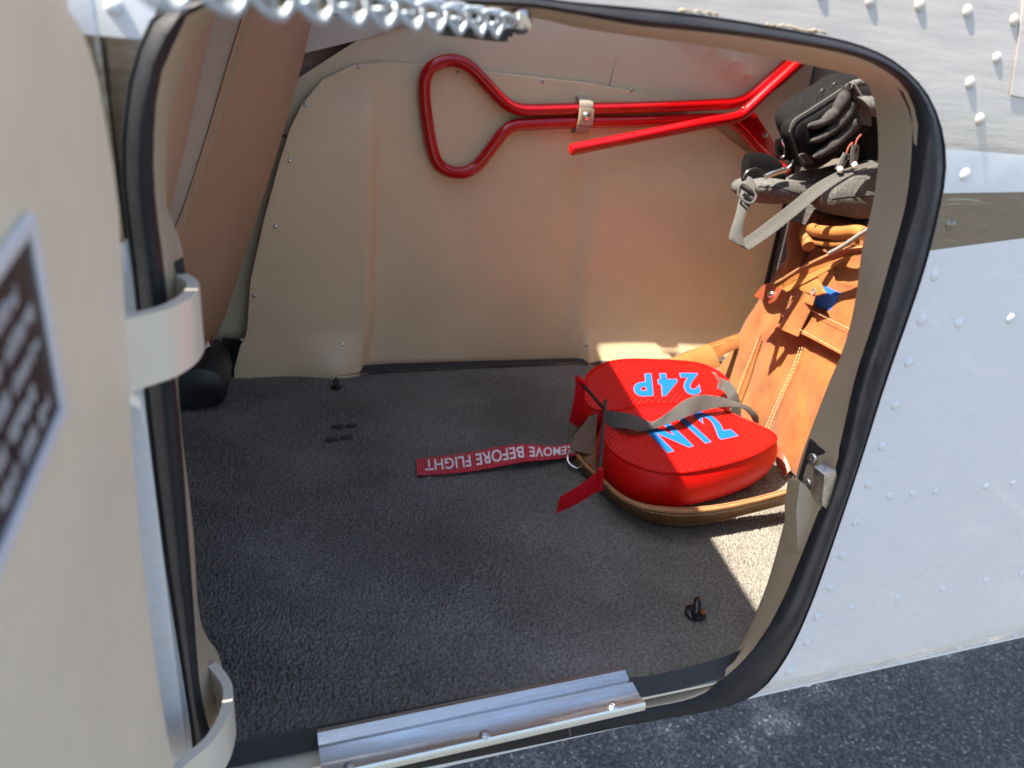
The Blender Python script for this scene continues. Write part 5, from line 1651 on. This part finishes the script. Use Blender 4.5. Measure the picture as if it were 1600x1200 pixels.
# raised front panel with a piped zip edge
fp = [(0.7361, 0.4950, 0.4617), (0.7392, 0.4950, 0.4777), (0.7626, 0.4950, 0.4932), (0.7974, 0.4950, 0.5165), (0.8182, 0.4950, 0.5336), (0.8313, 0.4950, 0.5295), (0.8454, 0.4950, 0.5132), (0.8598, 0.4950, 0.4965), (0.8662, 0.4950, 0.4789), (0.8449, 0.4950, 0.4640), (0.8188, 0.4950, 0.4350), (0.7911, 0.4950, 0.4179), (0.7749, 0.4950, 0.4171), (0.7630, 0.4950, 0.4257), (0.7485, 0.4950, 0.4429)]
ring = spline(fp, 70, True)
c = sum(ring, Vector()) / 70
loft('front_panel', [[p + Vector((0.004, 0.03, 0)) for p in ring], ring, [c + (p - c) * 0.95 + Vector((0, -0.008, 0)) for p in ring], [c + (p - c) * 0.8 + Vector((0, -0.011, 0)) for p in ring]], DARKCLOTH, camb, sharp=50)
tube('zip_edge', [p + Vector((0, -0.002, 0)) for p in ring], 0.0024, PLEATCLOTH, camb, 8, True)
tube('zip_teeth', spline([(0.7296, 0.4910, 0.4652), (0.7319, 0.4910, 0.4801), (0.7549, 0.4910, 0.4964), (0.7894, 0.4910, 0.5195), (0.8115, 0.4910, 0.5358)], 40), 0.0017, WEBGREY, camb, 6)
# three stuffed pleats, fat toward the top of the bag
for P_, r0, r1 in (([(0.7491, 0.4800, 0.4754), (0.7721, 0.4800, 0.4812), (0.7916, 0.4800, 0.4981), (0.8021, 0.4800, 0.5211), (0.8048, 0.4800, 0.5298)], 0.004, 0.0125), ([(0.7583, 0.4780, 0.4552), (0.7824, 0.4780, 0.4655), (0.8034, 0.4780, 0.4852), (0.8161, 0.4780, 0.5087)], 0.005, 0.0115), ([(0.7679, 0.4760, 0.4339), (0.7911, 0.4760, 0.4476), (0.8126, 0.4760, 0.4667), (0.8266, 0.4760, 0.4870)], 0.005, 0.012)):
    C_ = spline(P_, 40)
    R_ = [(r0 + (r1 - r0) * (i / 39) ** 0.8) * (min(1, (i + 1) / 5) ** 0.5) * (1 + 0.30 * noise.noise(C_[i] * 85)) * 0.92 for i in range(40)]
    tube('pleat', C_, R_, PLEATCLOTH, camb, 14)
ribbon('corner_fold', [(0.7378, 0.4700, 0.4348), (0.7493, 0.4700, 0.4265), (0.7616, 0.4700, 0.4236)], [(0.7461, 0.4680, 0.4390), (0.7566, 0.4680, 0.4343), (0.7661, 0.4680, 0.4259)], 0.004, PLEATCLOTH, camb, n=10, across=3, bow=-0.004)
# frayed side flap
ribbon('side_flap', [(0.7958, 0.4750, 0.5361), (0.8088, 0.4750, 0.5219), (0.8203, 0.4750, 0.5023), (0.8246, 0.4750, 0.4834)], [(0.7907, 0.4600, 0.5346), (0.8180, 0.4600, 0.5151), (0.8353, 0.4600, 0.4993), (0.8435, 0.4600, 0.4834)], 0.004, FRAYED, camb, n=18, across=5, bow=-0.004)
ribbon('side_flap', [(0.8020, 0.4620, 0.5205), (0.8287, 0.4620, 0.5226), (0.8627, 0.4620, 0.5252)], [(0.8322, 0.4560, 0.4977), (0.8568, 0.4560, 0.4942), (0.8800, 0.4560, 0.4958)], 0.004, FRAYED, camb, n=14, across=5, bow=-0.006)
ribbon('top_pleat', [(0.7986, 0.4750, 0.5379), (0.8224, 0.4750, 0.5416), (0.8683, 0.4750, 0.5437)], [(0.7947, 0.4650, 0.5298), (0.8156, 0.4650, 0.5348), (0.8612, 0.4650, 0.5368)], 0.005, FRAYED, camb, n=14, across=4, bow=-0.004)
for k, (a, b, w_) in enumerate((((1328, 238), (1310, 262), 0), ((1337, 228), (1333, 255), 0))):
    pass
for A_, B_ in (([(0.7893, 0.4420, 0.4464), (0.7861, 0.4420, 0.4358), (0.7824, 0.4420, 0.4233)], [(0.8011, 0.4420, 0.4453), (0.7986, 0.4420, 0.4329), (0.7948, 0.4420, 0.4203)]), ([(0.7984, 0.4400, 0.4576), (0.8004, 0.4400, 0.4455), (0.8035, 0.4400, 0.4299)], [(0.8111, 0.4400, 0.4574), (0.8145, 0.4400, 0.4445), (0.8166, 0.4400, 0.4288)])):
    zp = ribbon('zip_pull', A_, B_, 0.0035, mat('grey_rubber', (0.13, 0.13, 0.13), 0.6), camb, n=10, across=4, bow=0.0008)
    a = (Vector(A_[2]) + Vector(B_[2])) / 2
    put('pull_rivet', revolve_mesh('pull_rivet', [(0.0048, 0), (0.005, 0.0015), (0.0035, 0.003), (0.001, 0.0034)], mat('cream_bead', (0.72, 0.70, 0.60), 0.4), 12), a + Vector((0, -0.0025, 0.001)), (0, -1, 0.3), zp)
    t = (Vector(A_[0]) + Vector(B_[0])) / 2
    m_ = (Vector(A_[0]).lerp(Vector(A_[1]), 0.5) + Vector(B_[0]).lerp(Vector(B_[1]), 0.6)) / 2
    box('pull_mark', m_ + Vector((-0.0022, -0.0035, -0.0032)), m_ + Vector((0.0022, -0.002, 0.0032)), BLACK, zp)
    tube('pull_loop', spline([t, t + Vector((0.001, 0.001, 0.006)), t + Vector((0.004, 0.002, 0.011)), t + Vector((0.008, 0.003, 0.014))], 10), 0.0013, mat('copper_wire', (0.45, 0.13, 0.08), 0.4, metal=0.5), zp, 6)
# side straps, rings and hook
ribbon('side_tab', [(0.7311, 0.5200, 0.4517), (0.7374, 0.5200, 0.4538), (0.7550, 0.5200, 0.4567)], [(0.7411, 0.5200, 0.4248), (0.7508, 0.5200, 0.4235), (0.7716, 0.5200, 0.4246)], 0.006, DARKCLOTH, camb, n=8, across=4)
tube('tab_ring', spline([(0.7348, 0.5100, 0.4521), (0.7421, 0.5100, 0.4426), (0.7446, 0.5100, 0.4300), (0.7381, 0.5100, 0.4287)], 14), 0.0018, BRASS, camb, 6)
ribbon('dark_end', [(0.7144, 0.5600, 0.4257), (0.7301, 0.5600, 0.4285), (0.7545, 0.5600, 0.4260), (0.7744, 0.5600, 0.4194)], [(0.7219, 0.5500, 0.3700), (0.7433, 0.5500, 0.3748), (0.7654, 0.5500, 0.3816), (0.7873, 0.5500, 0.3903)], 0.02, DARKCLOTH, camb, n=14, across=5, bow=0.004)
tube('hook_body', spline([(0.7045, 0.4900, 0.4017), (0.7166, 0.4900, 0.4068), (0.7374, 0.4900, 0.4132)], 10), 0.0042, STEEL, camb, 8)
tube('hook_cord', spline([(0.7458, 0.5000, 0.4113), (0.7528, 0.5000, 0.4190), (0.7552, 0.5000, 0.4264)], 10), 0.0022, BLACK, camb, 6)
tube('hook_cord', spline([(0.7136, 0.5000, 0.3997), (0.7036, 0.5000, 0.4074), (0.6915, 0.5000, 0.4105), (0.6793, 0.5000, 0.4063), (0.6751, 0.5000, 0.3970)], 16), 0.0022, BLACK, camb, 6)
for p in ((0.8068, 0.5400, 0.5199), (0.8261, 0.5400, 0.5303)):
    p = Vector(p)
    tube('zip_slider', spline([p + Vector((-0.004, 0, -0.008)), p + Vector((-0.002, -0.004, 0.004)), p + Vector((0.003, -0.004, 0.006)), p + Vector((0.004, 0, -0.004))], 16), 0.0013, STEEL, camb, 6)
